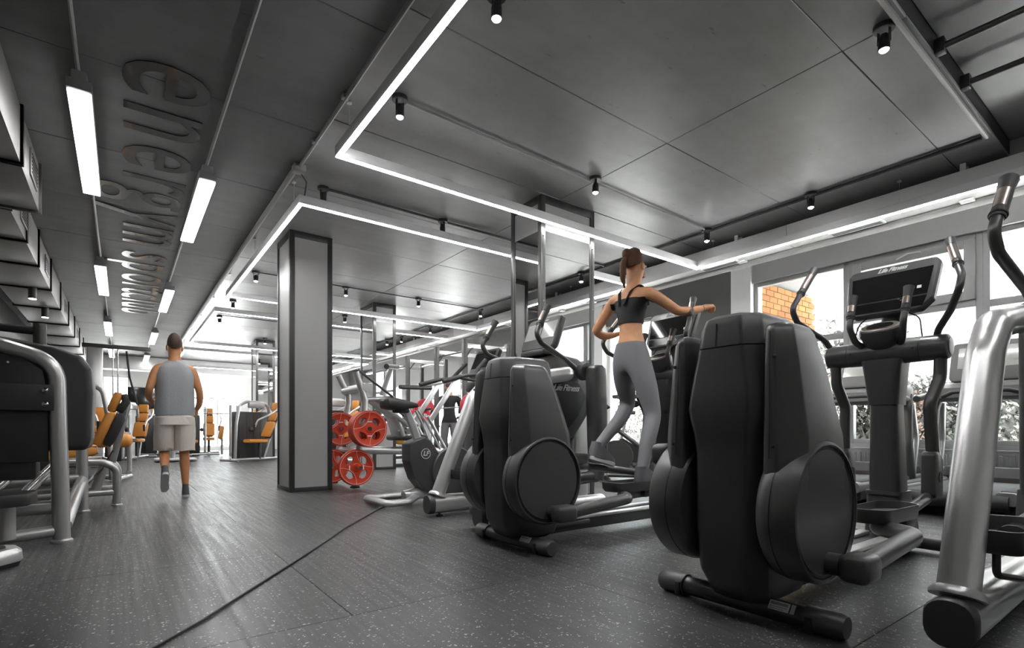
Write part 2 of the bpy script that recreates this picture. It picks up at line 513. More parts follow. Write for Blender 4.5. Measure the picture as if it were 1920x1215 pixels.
def build_right_wall():
    w = MB()
    w.boxr((XR, YB, -.3), (XR + .3, 4.22, .55))                 # sill wall
    w.boxr((XR, YB, 2.93), (XR + .3, 4.22, 3.75))                # head
    w.boxr((XR, -3.2, .55), (XR + .3, -1.15, 2.93))
    o = struct(w.build('wall_right', 'window_surround'), 'grey wall band around the big street windows', 'wall')
    struct(MB().boxr((XR - .04, 4.14, 0), (XR + .3, 4.46, 3.75), .004).build('trim_2', 'frame_white'), 'white pilaster beside the big window', 'pilaster')
    d = MB().boxr((XR, 4.46, -.3), (XR + .3, 6.0, 3.75)); d.boxr((XR, 6.0, 2.75), (XR + .3, 7.1, 3.75)); d.boxr((XR, 6.0, -.3), (XR + .3, 7.1, .25))
    struct(d.build('wall_side', 'wall_dark'), 'charcoal painted wall right of the mirrored column', 'wall')
    struct(MB().boxr((XR - .1, 7.1, 0), (XR + .3, 7.62, 3.75), .004).build('trim_3', 'frame_white'), 'white pilaster beyond the runner', 'pilaster')
    g = MB().boxr((XR, 7.62, 2.25), (XR + .3, YF, 3.75)); g.boxr((XR, 7.62, -.3), (XR + .3, YF, .3)); g.boxr((XR, 7.62, .3), (XR + .3, 12.6, 2.25)); g.boxr((XR, 14.4, .3), (XR + .3, 16.4, 2.25)); g.boxr((XR, 19.4, .3), (XR + .3, YF, 2.25))
    struct(g.build('wall_rear_side', 'frame_grey'), 'grey wall behind the squat racks', 'wall')
    for (y0, y1), q in zip(((7.9, 9.1), (9.1, 10.3), (10.3, 11.5), (11.5, 12.5)), ('nearest', 'second', 'third', 'farthest')):
        struct(MB().boxr((XR - .025, y0 + .004, .35), (XR - .002, y1 - .004, 2.15)).build('trim_4', 'mirror'), q + ' tall wall mirror behind the squat racks, counted from the runner', 'mirror')
build_right_wall()

def window(n, y0, y1, z0, z1, label, transom=None, sash=False, m='frame_grey', x=XR + .1):
    w = tag(bpy.data.objects.new('window_%d' % n, None), label, 'window', None, 'structure'); COL.objects.link(w); w.location = (x, (y0 + y1) / 2, z0)
    H = z1 - z0; hw = (y1 - y0) / 2
    def bar(nm, a, b, wd=.06, dp=.09, xo=0):
        (ya, za), (yb, zb) = a, b
        if abs(ya - yb) < 1e-6: q = MB().boxr((xo - dp / 2, ya - wd / 2, za), (xo + dp / 2, ya + wd / 2, zb), .005)
        else: q = MB().boxr((xo - dp / 2, ya, za - wd / 2), (xo + dp / 2, yb, za + wd / 2), .005)
        q.build(nm, m, w)
    bar('window_frame', (-hw + .03, 0), (-hw + .03, H)); bar('window_frame', (hw - .03, 0), (hw - .03, H))
    bar('window_frame', (-hw + .06, .03), (hw - .06, .03)); bar('window_frame', (-hw + .06, H - .03), (hw - .06, H - .03))
    zs = [.06, H - .06]
    if transom:
        bar('transom', (-hw + .06, transom - z0), (hw - .06, transom - z0), .08); zs = [.06, transom - z0 - .04, transom - z0 + .04, H - .06]
    for a, b in zip(zs[::2], zs[1::2]):
        MB().boxr((-.006, -hw + .06, a), (.006, hw - .06, b)).build('pane', 'glass', w)
    if sash and transom:
        a, b = zs[2], zs[3]
        for p, q in (((-hw + .11, a), (-hw + .11, b)), ((hw - .11, a), (hw - .11, b)), ((-hw + .16, a + .05), (hw - .16, a + .05)), ((-hw + .16, b - .05), (hw - .16, b - .05))):
            bar('sash', p, q, .10, .07, -.05)
        MB().tube([(-.1, -.12, b - .03), (-.11, 0, b - .02), (-.1, .12, b - .06)], .008).build('sash_handle', 'light_silver', w)
    return w
window(1, 2.86, 4.14, .55, 2.93, 'big street window with yellow brick wing outside', 1.98)
window(2, 1.52, 2.86, .55, 2.93, 'street window with grey tilting top sash behind the console', 2.15, True)
window(3, .20, 1.52, .55, 2.93, 'street window at the right edge beside the pale grip', 2.12)
window(4, -1.15, .20, .55, 2.93, 'street window outside the right edge of view', 2.12)
window(5, 6.0, 7.1, .25, 2.75, 'tall window behind the runner', None, False, 'frame_white')
window(6, 12.6, 14.4, .3, 2.25, 'far side window behind the red plate machine', 1.7, False, 'frame_white')
window(7, 16.4, 19.4, .3, 2.25, 'far corner side window', 1.7, False, 'frame_white')

def build_back():
    b = MB().boxr((XL - .2, YF, 0), (-.55, YF + .25, 4)); b.boxr((.25, YF, 0), (2.0, YF + .25, 4)); b.boxr((3.55, YF, 0), (XR + .3, YF + .25, 4))
    b.boxr((-.55, YF, 2.55), (.25, YF + .25, 4)); b.boxr((2.0, YF, 2.85), (3.55, YF + .25, 4)); b.boxr((2.0, YF, 0), (3.55, YF + .25, .12))
    struct(b.build('wall_back', 'wall_light'), 'pale wall at the far end of the gym', 'wall')
    d = tag(bpy.data.objects.new('door_1', None), 'white framed glass door at the far end', 'door', None, 'structure'); COL.objects.link(d); d.location = (-.15, YF, 0)
    for x in (-.36, .36): MB().boxr((x - .05, -.05, 0), (x + .05, .06, 2.55), .006).build('door_frame', 'frame_white', d)
    MB().boxr((-.41, -.05, 2.45), (.41, .06, 2.55), .006).build('door_frame', 'frame_white', d)
    MB().boxr((-.31, 0, .02), (.31, .012, 2.45)).build('pane', 'glass', d)
    MB().tube([(.24, -.03, .95), (.24, -.08, .95), (.24, -.08, 1.15), (.24, -.03, 1.15)], .012, .02).build('door_handle', 'chrome', d)
    w = tag(bpy.data.objects.new('window_8', None), 'bright full height window at the far end of the aisle', 'window', None, 'structure'); COL.objects.link(w); w.location = (2.775, YF, .12)
    for x in (-.75, .0, .75): MB().boxr((x - .035, -.03, 0), (x + .035, .07, 2.73), .005).build('window_frame', 'frame_white', w)
    for z in (.03, 1.75, 2.7): [MB().boxr((x0, -.028, z - .035), (x0 + .68, .068, z + .035), .005).build('transom', 'frame_white', w) for x0 in (-.715, .035)]
    for x in (-.375, .375):
        for z0, z1 in ((.06, 1.71), (1.79, 2.66)): MB().boxr((x - .34, .0, z0), (x + .34, .01, z1)).build('pane', 'glass', w)
    # white boxed services under the ceiling in front of the end wall
    struct(MB().boxr((XL, 20.2, 2.62), (6.0, 20.7, 3.04), .006).build('trim_5', 'duct_white'), 'white boxed beam before the far end wall', 'beam')
build_back()

# ------------------------------------------------------------------ columns
def column(name, label, x0, x1, y0, y1, zm=None, fw=.055, ztop=ZC):
    """clad column: dark corner posts and rails, recessed panels; mirrors below zm"""
    c = thing(name, label, 'column', ((x0 + x1) / 2, (y0 + y1) / 2, 0))
    hx, hy = (x1 - x0) / 2, (y1 - y0) / 2
    MB().boxr((-hx + .02, -hy + .02, 0), (hx - .02, hy - .02, ztop)).build('core', 'soft_black', c)
    post = 'trim_dark'
    for sx in (-1, 1):
        for sy in (-1, 1):
            MB().boxr((sx * (hx - fw), sy * (hy - fw), 0), (sx * hx, sy * hy, ztop if not zm else ztop), .003).build('corner_post', 'gunmetal' if zm else post, c)
    for z0, z1 in ((0, .05), (ztop - .075, ztop)):
        for sy in (-1, 1): MB().boxr((-hx + fw, sy * (hy - .03), z0), (hx - fw, sy * (hy - .001), z1), .002).build('rail', post, c)
        for sx in (-1, 1): MB().boxr((sx * (hx - .03), -hy + fw, z0), (sx * (hx - .001), hy - fw, z1), .002).build('rail', post, c)
    segs = [(.05, ztop - .075, 'panel_grey', 'panel')] if not zm else [(.05, zm, 'mirror', 'mirror_panel'), (zm + .004, ztop - .075, 'panel_grey', 'panel')]
    if zm and zm > 2: segs = [(.05, .85, 'panel_grey', 'panel'), (.854, zm, 'mirror', 'mirror_panel'), (zm + .004, ztop - .075, 'panel_grey', 'panel')]
    for z0, z1, m, nm in segs:
        for sy in (-1, 1): MB().boxr((-hx + fw, sy * (hy - .026), z0), (hx - fw, sy * (hy - .012), z1)).build(nm, m, c)
        for sx in (-1, 1): MB().boxr((sx * (hx - .026), -hy + fw, z0), (sx * (hx - .012), hy - fw, z1)).build(nm, m, c)
    if zm:
        for sx in (-1, 1):
            for z in (1.1, 2.0, zm - .05):
                MB().lathe([(.008, 0), (.008, .004), (.004, .007)], (sx * (hx - fw / 2), -hy, z), (0, -1, 0), 10).build('screw', 'chrome', c)
    return c
column('clad_column', 'pale grey panelled column with black edges beside the red plates', 1.56, 2.05, 6.385, 7.0)
column('mirrored_column', 'mirror clad column in front of the runner', 3.31, 4.05, 3.95, 4.45, 2.70)
column('mirrored_column', 'mirror clad column behind the red plate machine', 3.66, 4.10, 9.1, 9.75, 2.70)
column('mirrored_column', 'distant mirrored column behind the orange seated weight machine', 2.75, 3.2, 14.6, 15.2, 2.70)

# ------------------------------------------------------------------ LED light frames
def led_frame(label, x0, x1, y0, y1, z=2.75, w=.040, h=.085):
    t = thing('led_light_frame', label, 'ceiling light', ((x0 + x1) / 2, (y0 + y1) / 2, z), 0, 'rectangular strip lights under the ceiling')
    hx, hy = (x1 - x0) / 2, (y1 - y0) / 2
    for sy in (-1, 1):
        MB().boxr((-hx, sy * hy - w / 2 * sy - w / 2, .006), (hx, sy * hy - w / 2 * sy + w / 2, h), .003).build('profile', 'profile_white', t)
        MB().boxr((-hx + .004, sy * hy - w / 2 * sy - w / 2 + .004, -.001), (hx - .004, sy * hy - w / 2 * sy + w / 2 - .004, .012)).build('diffuser', 'led', t)
    for sx in (-1, 1):
        MB().boxr((sx * hx - w / 2 * sx - w / 2, -hy + w, .006), (sx * hx - w / 2 * sx + w / 2, hy - w, h), .003).build('profile', 'profile_white', t)
        MB().boxr((sx * hx - w / 2 * sx - w / 2 + .004, -hy + w - .01, -.001), (sx * hx - w / 2 * sx + w / 2 - .004, hy - w + .01, .012)).build('diffuser', 'led', t)
    for sx in (-1, 1):
        for sy in (-1, 0, 1):
            px, py = sx * (hx - w / 2), sy * (hy - .25)
            MB().tube([(px, py, h), (px, py, ZC - z)], .0018, n=6).build('hanger_wire', 'light_silver', t)
            MB().lathe([(.018, 0), (.018, .012), (.006, .02)], (px, py, ZC - z - .02), (0, 0, 1), 10).build('ceiling_mount', 'light_silver', t)
    return t
led_frame('nearest rectangular strip light, its corner over the gap before the pale column', 1.27, 5.82, -.42, 3.90)
led_frame('second rectangular strip light, around the top of the pale panelled column', 1.27, 5.82, 4.88, 8.97)
led_frame('third rectangular strip light, beyond the pale panelled column', 1.27, 5.82, 10.18, 14.30)
led_frame('farthest rectangular strip light, near the end wall', 1.27, 5.82, 15.5, 19.6)

# white supply duct along the window bay with slot diffusers
def supply_duct():
    d = thing('air_duct', 'long white air duct with slot grilles above the windows', 'air duct', (5.955, 9.0, 2.768))
    seg = 2.4; k = 0; y = -11.0
    while y < 12.3:
        MB().boxr((-.105, y, 0), (.105, min(y + seg, 12.3) - .004, .21), .004).build('duct_section', 'duct_white', d); y += seg
    for yy in (-9.35, -6.85, -5.35, -3.4, -.6, 2.1, 4.6, 7.5):
        g = MB().boxr((-.06, yy - .24, -.012), (.06, yy + .24, .003), .003).build('slot_grille', 'duct_white', d)
        for xo in (-.028, 0, .028): MB().boxr((xo - .008, yy - .22, -.0135), (xo + .008, yy + .22, -.011)).build('slot', 'soft_black', g)
    for yy in (-10.2, -7.7, -5.6, -3.1, 0, 3, 6, 9):
        for xo in (-.07, .02): MB().boxr((xo - .012, yy - .02, .21), (xo + .012, yy + .02, .28), .002).build('hanger_strap', 'duct_white', d)
        MB().boxr((.02, yy - .05, -.02), (.10, yy + .05, 0), .006).build('bracket', 'profile_white', d)
supply_duct()

# grey branch duct along the left wall
def left_duct():
    d = thing('ventilation_duct', 'flanged grey ventilation duct running along the left ceiling', 'air duct', (-1.0, 10, 2.60))
    def sec(y0, y1, x0, x1, z0=0, gr=None):
        s = MB().boxr((x0, y0 + .02, z0), (x1, y1 - .02, .40), .004).build('duct_section', 'duct_grey', d)
        for y in (y0, y1): MB().boxr((x0 - .018, y - .016, z0 - .018), (x1 + .018, y + .016, .415), .003).build('flange', 'gunmetal', d)
        if gr:
            g = MB().boxr((x1 - .002, gr - .19, z0 + .10), (x1 + .012, gr + .19, z0 + .31), .003).build('grille', 'duct_grey', d)
            for i in range(6): MB().boxr((x1 + .010, gr - .165, z0 + .127 + i * .028), (x1 + .016, gr + .165, z0 + .135 + i * .028)).build('slat', 'soft_black', g)
    ys = [-8.0, -6.9, -5.95, -4.98, -3.96]
    for i, (a, b) in enumerate(zip(ys, ys[1:])): sec(a, b, -.12, .43, 0, -4.35 if i == 3 else None)
    sec(-3.9, -2.95, -.25, .24, .0, -3.15)
    ys = [-2.95, -1.98, -.7, .69, 2.2, 3.7, 5.2, 6.7, 8.2]
    for i, (a, b) in enumerate(zip(ys, ys[1:])): sec(a, b, -.28, .235, .0, (a + b) / 2 + .2 if i % 2 else None)
left_duct()

# ------------------------------------------------------------------ linear lamps and their conduits
def conduit(label, pts, r=.012, m='conduit', clips=()):
    t = thing('conduit', label, 'conduit', pts[0], 0)
    o = Vector(pts[0]); MB().tube([Vector(p) - o for p in pts], r, .03, 8).build('pipe', m, t)
    for c in clips:
        q = Vector(c) - o
        MB().box((q.x, q.y, q.z), (.05, .05, .03), .004).build('clip', m, t)
    return t
conduit('ceiling conduit over the left row of linear lamps', [(-.225, 1.5, 3.034), (-.225, 20.1, 3.034)], .012, 'conduit')
conduit('ceiling conduit over the right row of linear lamps', [(.595, 1.5, 3.034), (.595, 20.1, 3.034)], .012, 'conduit')
conduit('ceiling conduit running beside the strip light frames', [(1.245, 1.2, 3.03), (1.25, 4.78, 3.03)], .014, 'conduit', [(1.245, 3.6, 3.035), (1.245, 4.3, 3.035)])
conduit('thicker ceiling conduit beyond the junction box', [(1.225, 4.87, 3.02), (1.225, 20.1, 3.02)], .026, 'conduit', [(1.225, 8.2, 3.03), (1.225, 13, 3.03)])
conduit('dark conduit linking the spotlights along the window bay', [(5.45, 1.09, 3.030), (5.45, 20, 3.030)], .016, 'conduit_dark')
conduit('pale cross conduit at the ceiling step', [(2.6, 1.06, 3.03), (5.46, 1.06, 3.03)], .016, 'conduit')
conduit('thin conduit between the near spotlights', [(1.55, 3.40, 3.035), (5.45, 3.50, 3.035)], .010, 'conduit')
conduit('thin conduit above the second strip light', [(1.50, 5.08, 3.035), (5.45, 5.12, 3.035)], .013, 'conduit_dark')
conduit('thin conduit crossing above the pale column', [(1.55, 8.36, 3.035), (5.45, 8.36, 3.035)], .009, 'conduit_dark')
conduit('thin conduit crossing above the third strip light', [(1.55, 11.9, 3.035), (5.45, 11.9, 3.035)], .009, 'conduit_dark')
conduit('dark looped wire hanging below the junction box', [(1.27, 4.83, 3.0), (1.33, 4.86, 2.95), (1.32, 4.88, 2.84), (1.31, 4.90, 2.80)], .006, 'conduit_dark')
tag(MB().boxr((-.05, -.05, -.06), (.05, .05, 0), .006).build('junction_box', 'conduit', None, (1.25, 4.81, 3.05)), 'small grey junction box at the bend of the conduit', 'junction box')
for yy, xa, lb in ((.78, 4.06, 'upper dark rail bracketed to the recessed ceiling'), (.60, 4.62, 'lower dark rail bracketed to the recessed ceiling')):
    r = thing('ceiling_rail', lb, 'rail', (xa, 1.0, 3.09))
    MB().tube([(0, 0, 0), (.05, -1.6, .0)], .02, n=10).build('pipe', 'gunmetal', r)
    MB().boxr((-.03, -.02, -.04), (.03, .03, .05), .004).build('bracket', 'trim_dark', r)

def linear_lamp(label, x, y0, first=None):
    if first: return clone(first, (x, y0, 2.87), None, label)
    t = thing('linear_lamp', label, 'ceiling light', (x, y0, 2.87), 0, 'linear lamps in two rows')
    L = 1.78
    MB().boxr((-.065, -.03, .012), (.065, L + .03, .075), .004).build('housing', 'fixture_grey', t)
    MB().boxr((-.060, -.0, -.004), (.060, L, .016)).build('diffuser', 'lamp', t)
    for y in (.2, L - .2):
        MB().tube([(0, y, .075), (0, y, .150)], .006, n=8).build('suspension', 'fixture_grey', t)
    MB().boxr((-.04, -.02, .07), (.04, .1, .135), .004).build('gear_box', 'fixture_grey', t)
    return t
l0 = linear_lamp('nearest lamp of the left row of linear lamps', -.217, 4.32)
ordn = ['second', 'third', 'fourth', 'fifth']
for i, y in enumerate((8.76, 13.2, 17.6)): linear_lamp(ordn[i] + ' lamp of the left row of linear lamps, counted from the front', -.225, y, l0)
for i, y in enumerate((5.2, 9.62, 14.05, 18.4)): linear_lamp((['nearest'] + ordn)[i] + ' lamp of the right row of linear lamps, counted from the front', .595, y, l0)

# ------------------------------------------------------------------ ceiling spotlights
def make_spot():
    t = thing('ceiling_spotlight', 'x', 'spotlight', (0, 0, ZC), 0, 'black ceiling spotlights')
    MB().lathe([(.055, 0), (.055, -.022), (.05, -.026)], n=20).build('base', 'fixture_black', t)
    MB().boxr((-.009, -.033, -.10), (.009, -.027, -.02)).build('yoke', 'fixture_black', t)
    MB().boxr((-.009, .027, -.10), (.009, .033, -.02)).build('yoke', 'fixture_black', t)
    MB().lathe([(.018, -.05), (.026, -.07), (.030, -.085), (.030, -.135), (.027, -.138)], n=16).build('head', 'fixture_black', t)
    MB().lathe([(.0, -.152), (.012, -.150), (.021, -.144), (.026, -.136), (.0, -.134)], n=16).build('lens', 'bulb', t)
    return t
def spot_light(p, E):
    ld = bpy.data.lights.new('spot_beam', 'SPOT'); ld.energy = E; ld.spot_size = math.radians(118); ld.spot_blend = .7; ld.shadow_soft_size = .03
    lo = bpy.data.objects.new('spot_beam', ld); COL.objects.link(lo); lo.location = (p[0], p[1], ZC - .15)
    return lo
sp0 = make_spot()
SPOTS = [
 (1.60, 2.28, 'spotlight at the top edge beside the nearest strip light'), (1.56, 3.40, 'spotlight inside the corner of the nearest strip light'),
 (3.52, 1.13, 'large near spotlight at the ceiling step, top right'), (3.50, 3.40, 'spotlight just in front of the mirrored column'),
 (5.43, 2.36, 'spotlight on the dark conduit right of the runner'), (5.43, 3.50, 'spotlight over the end of the nearest strip light'),
 (1.55, 5.10, 'unlit spotlight by the corner of the second strip light'), (2.85, 5.10, 'unlit spotlight above the middle of the second strip light front'),
 (1.58, 8.40, 'spotlight left of the pale column top'), (2.92, 8.42, 'spotlight right of the pale column top'), (4.20, 8.38, 'spotlight over the gap before the second mirrored column'),
 (5.52, 8.40, 'spotlight near the far right corner of the second strip light'), (5.43, 5.62, 'spotlight seen behind the mirrored column'),
 (1.60, 10.5, 'spotlight at the corner of the third strip light'), (3.62, 10.5, 'spotlight beside the second mirrored column top'), (1.60, 12.1, 'spotlight on the left of the third strip light'),
 (5.55, 10.5, 'spotlight over the squat racks'), (5.55, 12.0, 'spotlight beyond the squat racks'), (5.6, 13.5, 'farther spotlight beyond the squat racks'), (2.9, 14.3, 'small far spotlight before the distant column')]
for i, (x, y, lb) in enumerate(SPOTS):
    if i == 0: sp0.location = (x, y, ZC); sp0['label'] = lb
    else:
        c = clone(sp0, (x, y, ZC), random.uniform(0, 3), lb)
        if 'unlit' in lb:
            for k in [k for k in COL.objects if k.parent is c and k.name.startswith('lens')]:
                k.data = k.data.copy(); k.data.materials[0] = MATS['fixture_grey']
    if 'unlit' not in lb: spot_light((x, y), SPOT)
for i, (y, lb) in enumerate(((9.2, 'nearer black cylinder spot under the left duct'), (10.6, 'farther black cylinder spot under the left duct'))):
    t = thing('cylinder_spot', lb, 'spotlight', (-.93, y, 2.58), 0, 'cylinder spots under the left duct')
    MB().lathe([(.045, 0), (.045, -.14), (.04, -.145)], n=18).build('head', 'fixture_black', t)
    MB().lathe([(.0, -.147), (.038, -.147), (.038, -.142), (.0, -.142)], n=18).build('lens', 'bulb', t)

sd = thing('smoke_detector', 'white smoke detector on the ceiling between the strip lights', 'smoke detector', (2.47, 4.36, ZC))
MB().lathe([(.055, 0), (.055, -.018), (.05, -.022)], n=22).build('base', 'profile_white', sd)
MB().lathe([(.047, -.022), (.05, -.030), (.048, -.045), (.03, -.055), (.008, -.056)], n=22).build('sensor_head', 'profile_white', sd)

# mirrored letters on the ceiling, read away from the camera, baseline towards the left wall
def letters():
    t = thing('ceiling_lettering', 'glossy dark letters spelling the club name on the ceiling', 'lettering', (0, 4, ZC))
    pos = [(3.98, 'e'), (4.58, 'n'), (5.20, 'e'), (5.83, 'r'), (6.15, 'g'), (6.72, 'y'), (7.27, 'm'), (8.40, 's'), (8.92, 'p'), (9.54, 'o'), (10.18, 'r'), (10.50, 't'), (10.88, 'c'), (11.44, 'l'), (11.72, 'u'), (12.34, 'b')]
    sc = None; base = None
    for y, ch in pos:
        o = text_part('letter', ch, 1.0, 'letter_dark', t, Matrix.Identity(4), .003, 0, 'LEFT', .0)
        me = o.data; xs = [v.co.x for v in me.vertices]; ys = [v.co.y for v in me.vertices]
        if sc is None: sc = .50 / (max(ys) - min(ys)); base = min(ys)
        me.transform(frame_m((0, y - 4, -.004), (0, 1, 0), (1, 0, 0)) @ Matrix.Diagonal((sc, sc, 1, 1)) @ Matrix.Translation((-min(xs), -base, 0)))
letters()

# televisions
tv = thing('television', 'dark television on the far end wall', 'television', (.78, YF - .05, 1.80))
MB().boxr((-.62, -.03, -.36), (.62, .03, .36), .008).build('bezel', 'fixture_black', tv); MB().boxr((-.60, -.034, -.34), (.60, -.03, .34)).build('screen', 'screen_glass', tv)
tv = thing('television', 'dark television on the left wall under the duct', 'television', (XL + .05, 14.2, 1.75))
MB().boxr((-.03, -.9, -.5), (.03, .9, .5), .008).build('bezel', 'fixture_black', tv); MB().boxr((.03, -.88, -.48), (.034, .88, .48)).build('screen', 'screen_glass', tv)

# radiators under the big windows
def radiator():
    t = thing('radiator', 'x', 'radiator', (XR - .07, 0, .12), 0, 'radiators under the street windows')
    w = 1.15
    MB().boxr((-.03, -w / 2, 0), (-.015, w / 2, .36), .004).build('front_plate', 'frame_grey', t)
    MB().boxr((.03, -w / 2, 0), (.045, w / 2, .36), .004).build('rear_plate', 'frame_grey', t)
    n = 22
    for i in range(n):
        y = -w / 2 + .04 + (w - .08) * i / (n - 1)
        MB().boxr((-.042, y - .016, .03), (-.028, y + .016, .33), .006, 1).build('fin', 'frame_grey', t) if i == 0 else inst('fin', fin0, t, (0, y - fy, 0))
        if i == 0: fin0 = [c for c in COL.objects if c.parent is t][-1]; fy = y
    MB().boxr((-.035, -w / 2, .36), (.045, w / 2, .385), .004).build('top_grille', 'frame_grey', t)
    for s in (-1, 1): MB().tube([(.02, s * .4, 0), (.02, s * .4, -.12)], .02, n=8).build('leg', 'frame_grey', t)
    return t
r0 = radiator()
for i, (y, lb) in enumerate(((2.19, 'grey radiator under the window with the tilting sash'), (3.5, 'grey radiator under the brick side window'), (.86, 'grey radiator at the right edge behind the silver post'))):
    if i == 0: r0.location.y = y; r0['label'] = lb
    else: clone(r0, (XR - .07, y, .12), None, lb)

# black cable on the floor
tag(MB().tube([(.06, 2.05, .006), (.25, 2.28, .006), (.55, 2.70, .006), (.78, 3.02, .006), (.97, 3.29, .006), (1.30, 3.78, .006), (1.62, 4.2, .006), (1.9, 4.56, .006), (2.05, 4.7, .006)], .0052, .15, 8).build('floor_cable', 'cable_black'), 'thin black cable snaking across the rubber floor', 'cable')

# ================================================================== CARDIO MACHINES
def logo(parent, o, x, y, size, m='logo_grey', name='logo'):
    """the maker's script logo"""
    M = frame_m(o, x, y)
    text_part(name, 'Life Fitness', size, m, parent, M, .0008, .45, 'CENTER', .0012 * size / .05, 1.05, .88)

def lf_badge(parent, o, x, y, r, m='logo_grey'):
    M = frame_m(o, x, y)
    b = MB().lathe([(r * .88, 0), (r, 0), (r, .002), (r * .88, .002)], n=28); b.f = b.f[:-2]
    b.loft([], False) if False else None
    b.xf(M); b.build('badge_ring', m, parent)
    text_part('badge_letters', 'LF', r * 1.25, m, parent, M, .001, .25, 'CENTER', .002)

def handle(parent, pts, rt=.019, rg=.024, grip=.22, fr=.07, name='moving_handle', tube_m='gunmetal'):
    """bent tube; its last stretch is a rubber grip with a metal pulse sensor"""
    t = MB().tube(pts, rt, fr, 12).build(name, tube_m, parent)
    a = Vector(pts[-2]); b = Vector(pts[-1]); d = (b - a).normalized()
    g0 = b - d * grip
    MB().tube([g0, g0 + d * .012, b - d * .055, b - d * .02, b], [rg * .95, rg, rg, rg * 1.12, rg * 1.25], 0, 14).build('grip', 'grip_rubber', t)
    MB().tube([g0 + d * .012, g0 + d * .02], rg * 1.14, 0, 14).build('grip_collar', 'soft_black', t)
    sd = Vector((-1, 0, 0)) if abs(d.x) < .9 else Vector((0, 0, 1))
    off = (sd - d * sd.dot(d)).normalized() * .005
    MB().tube([g0 + d * .045 + off, b - d * .065 + off], rg * .90, 0, 12).build('pulse_sensor', 'sensor_metal', t)
    return t

def section(x0, x1, hw, z, ch=.05, rear=None, n=3):
    """tower cross-section: chamfered towards the front (small x)"""
    rear = hw if rear is None else rear
    p = [(x0, -hw + ch), (x0 + ch * 1.3, -hw), (x1, -rear), (x1, rear), (x0 + ch * 1.3, hw), (x0, hw - ch)]
    q = fillet([(a, b, 0) for a, b in p], .028, n, True)
    return [(v.x, v.y, z) for v in q]

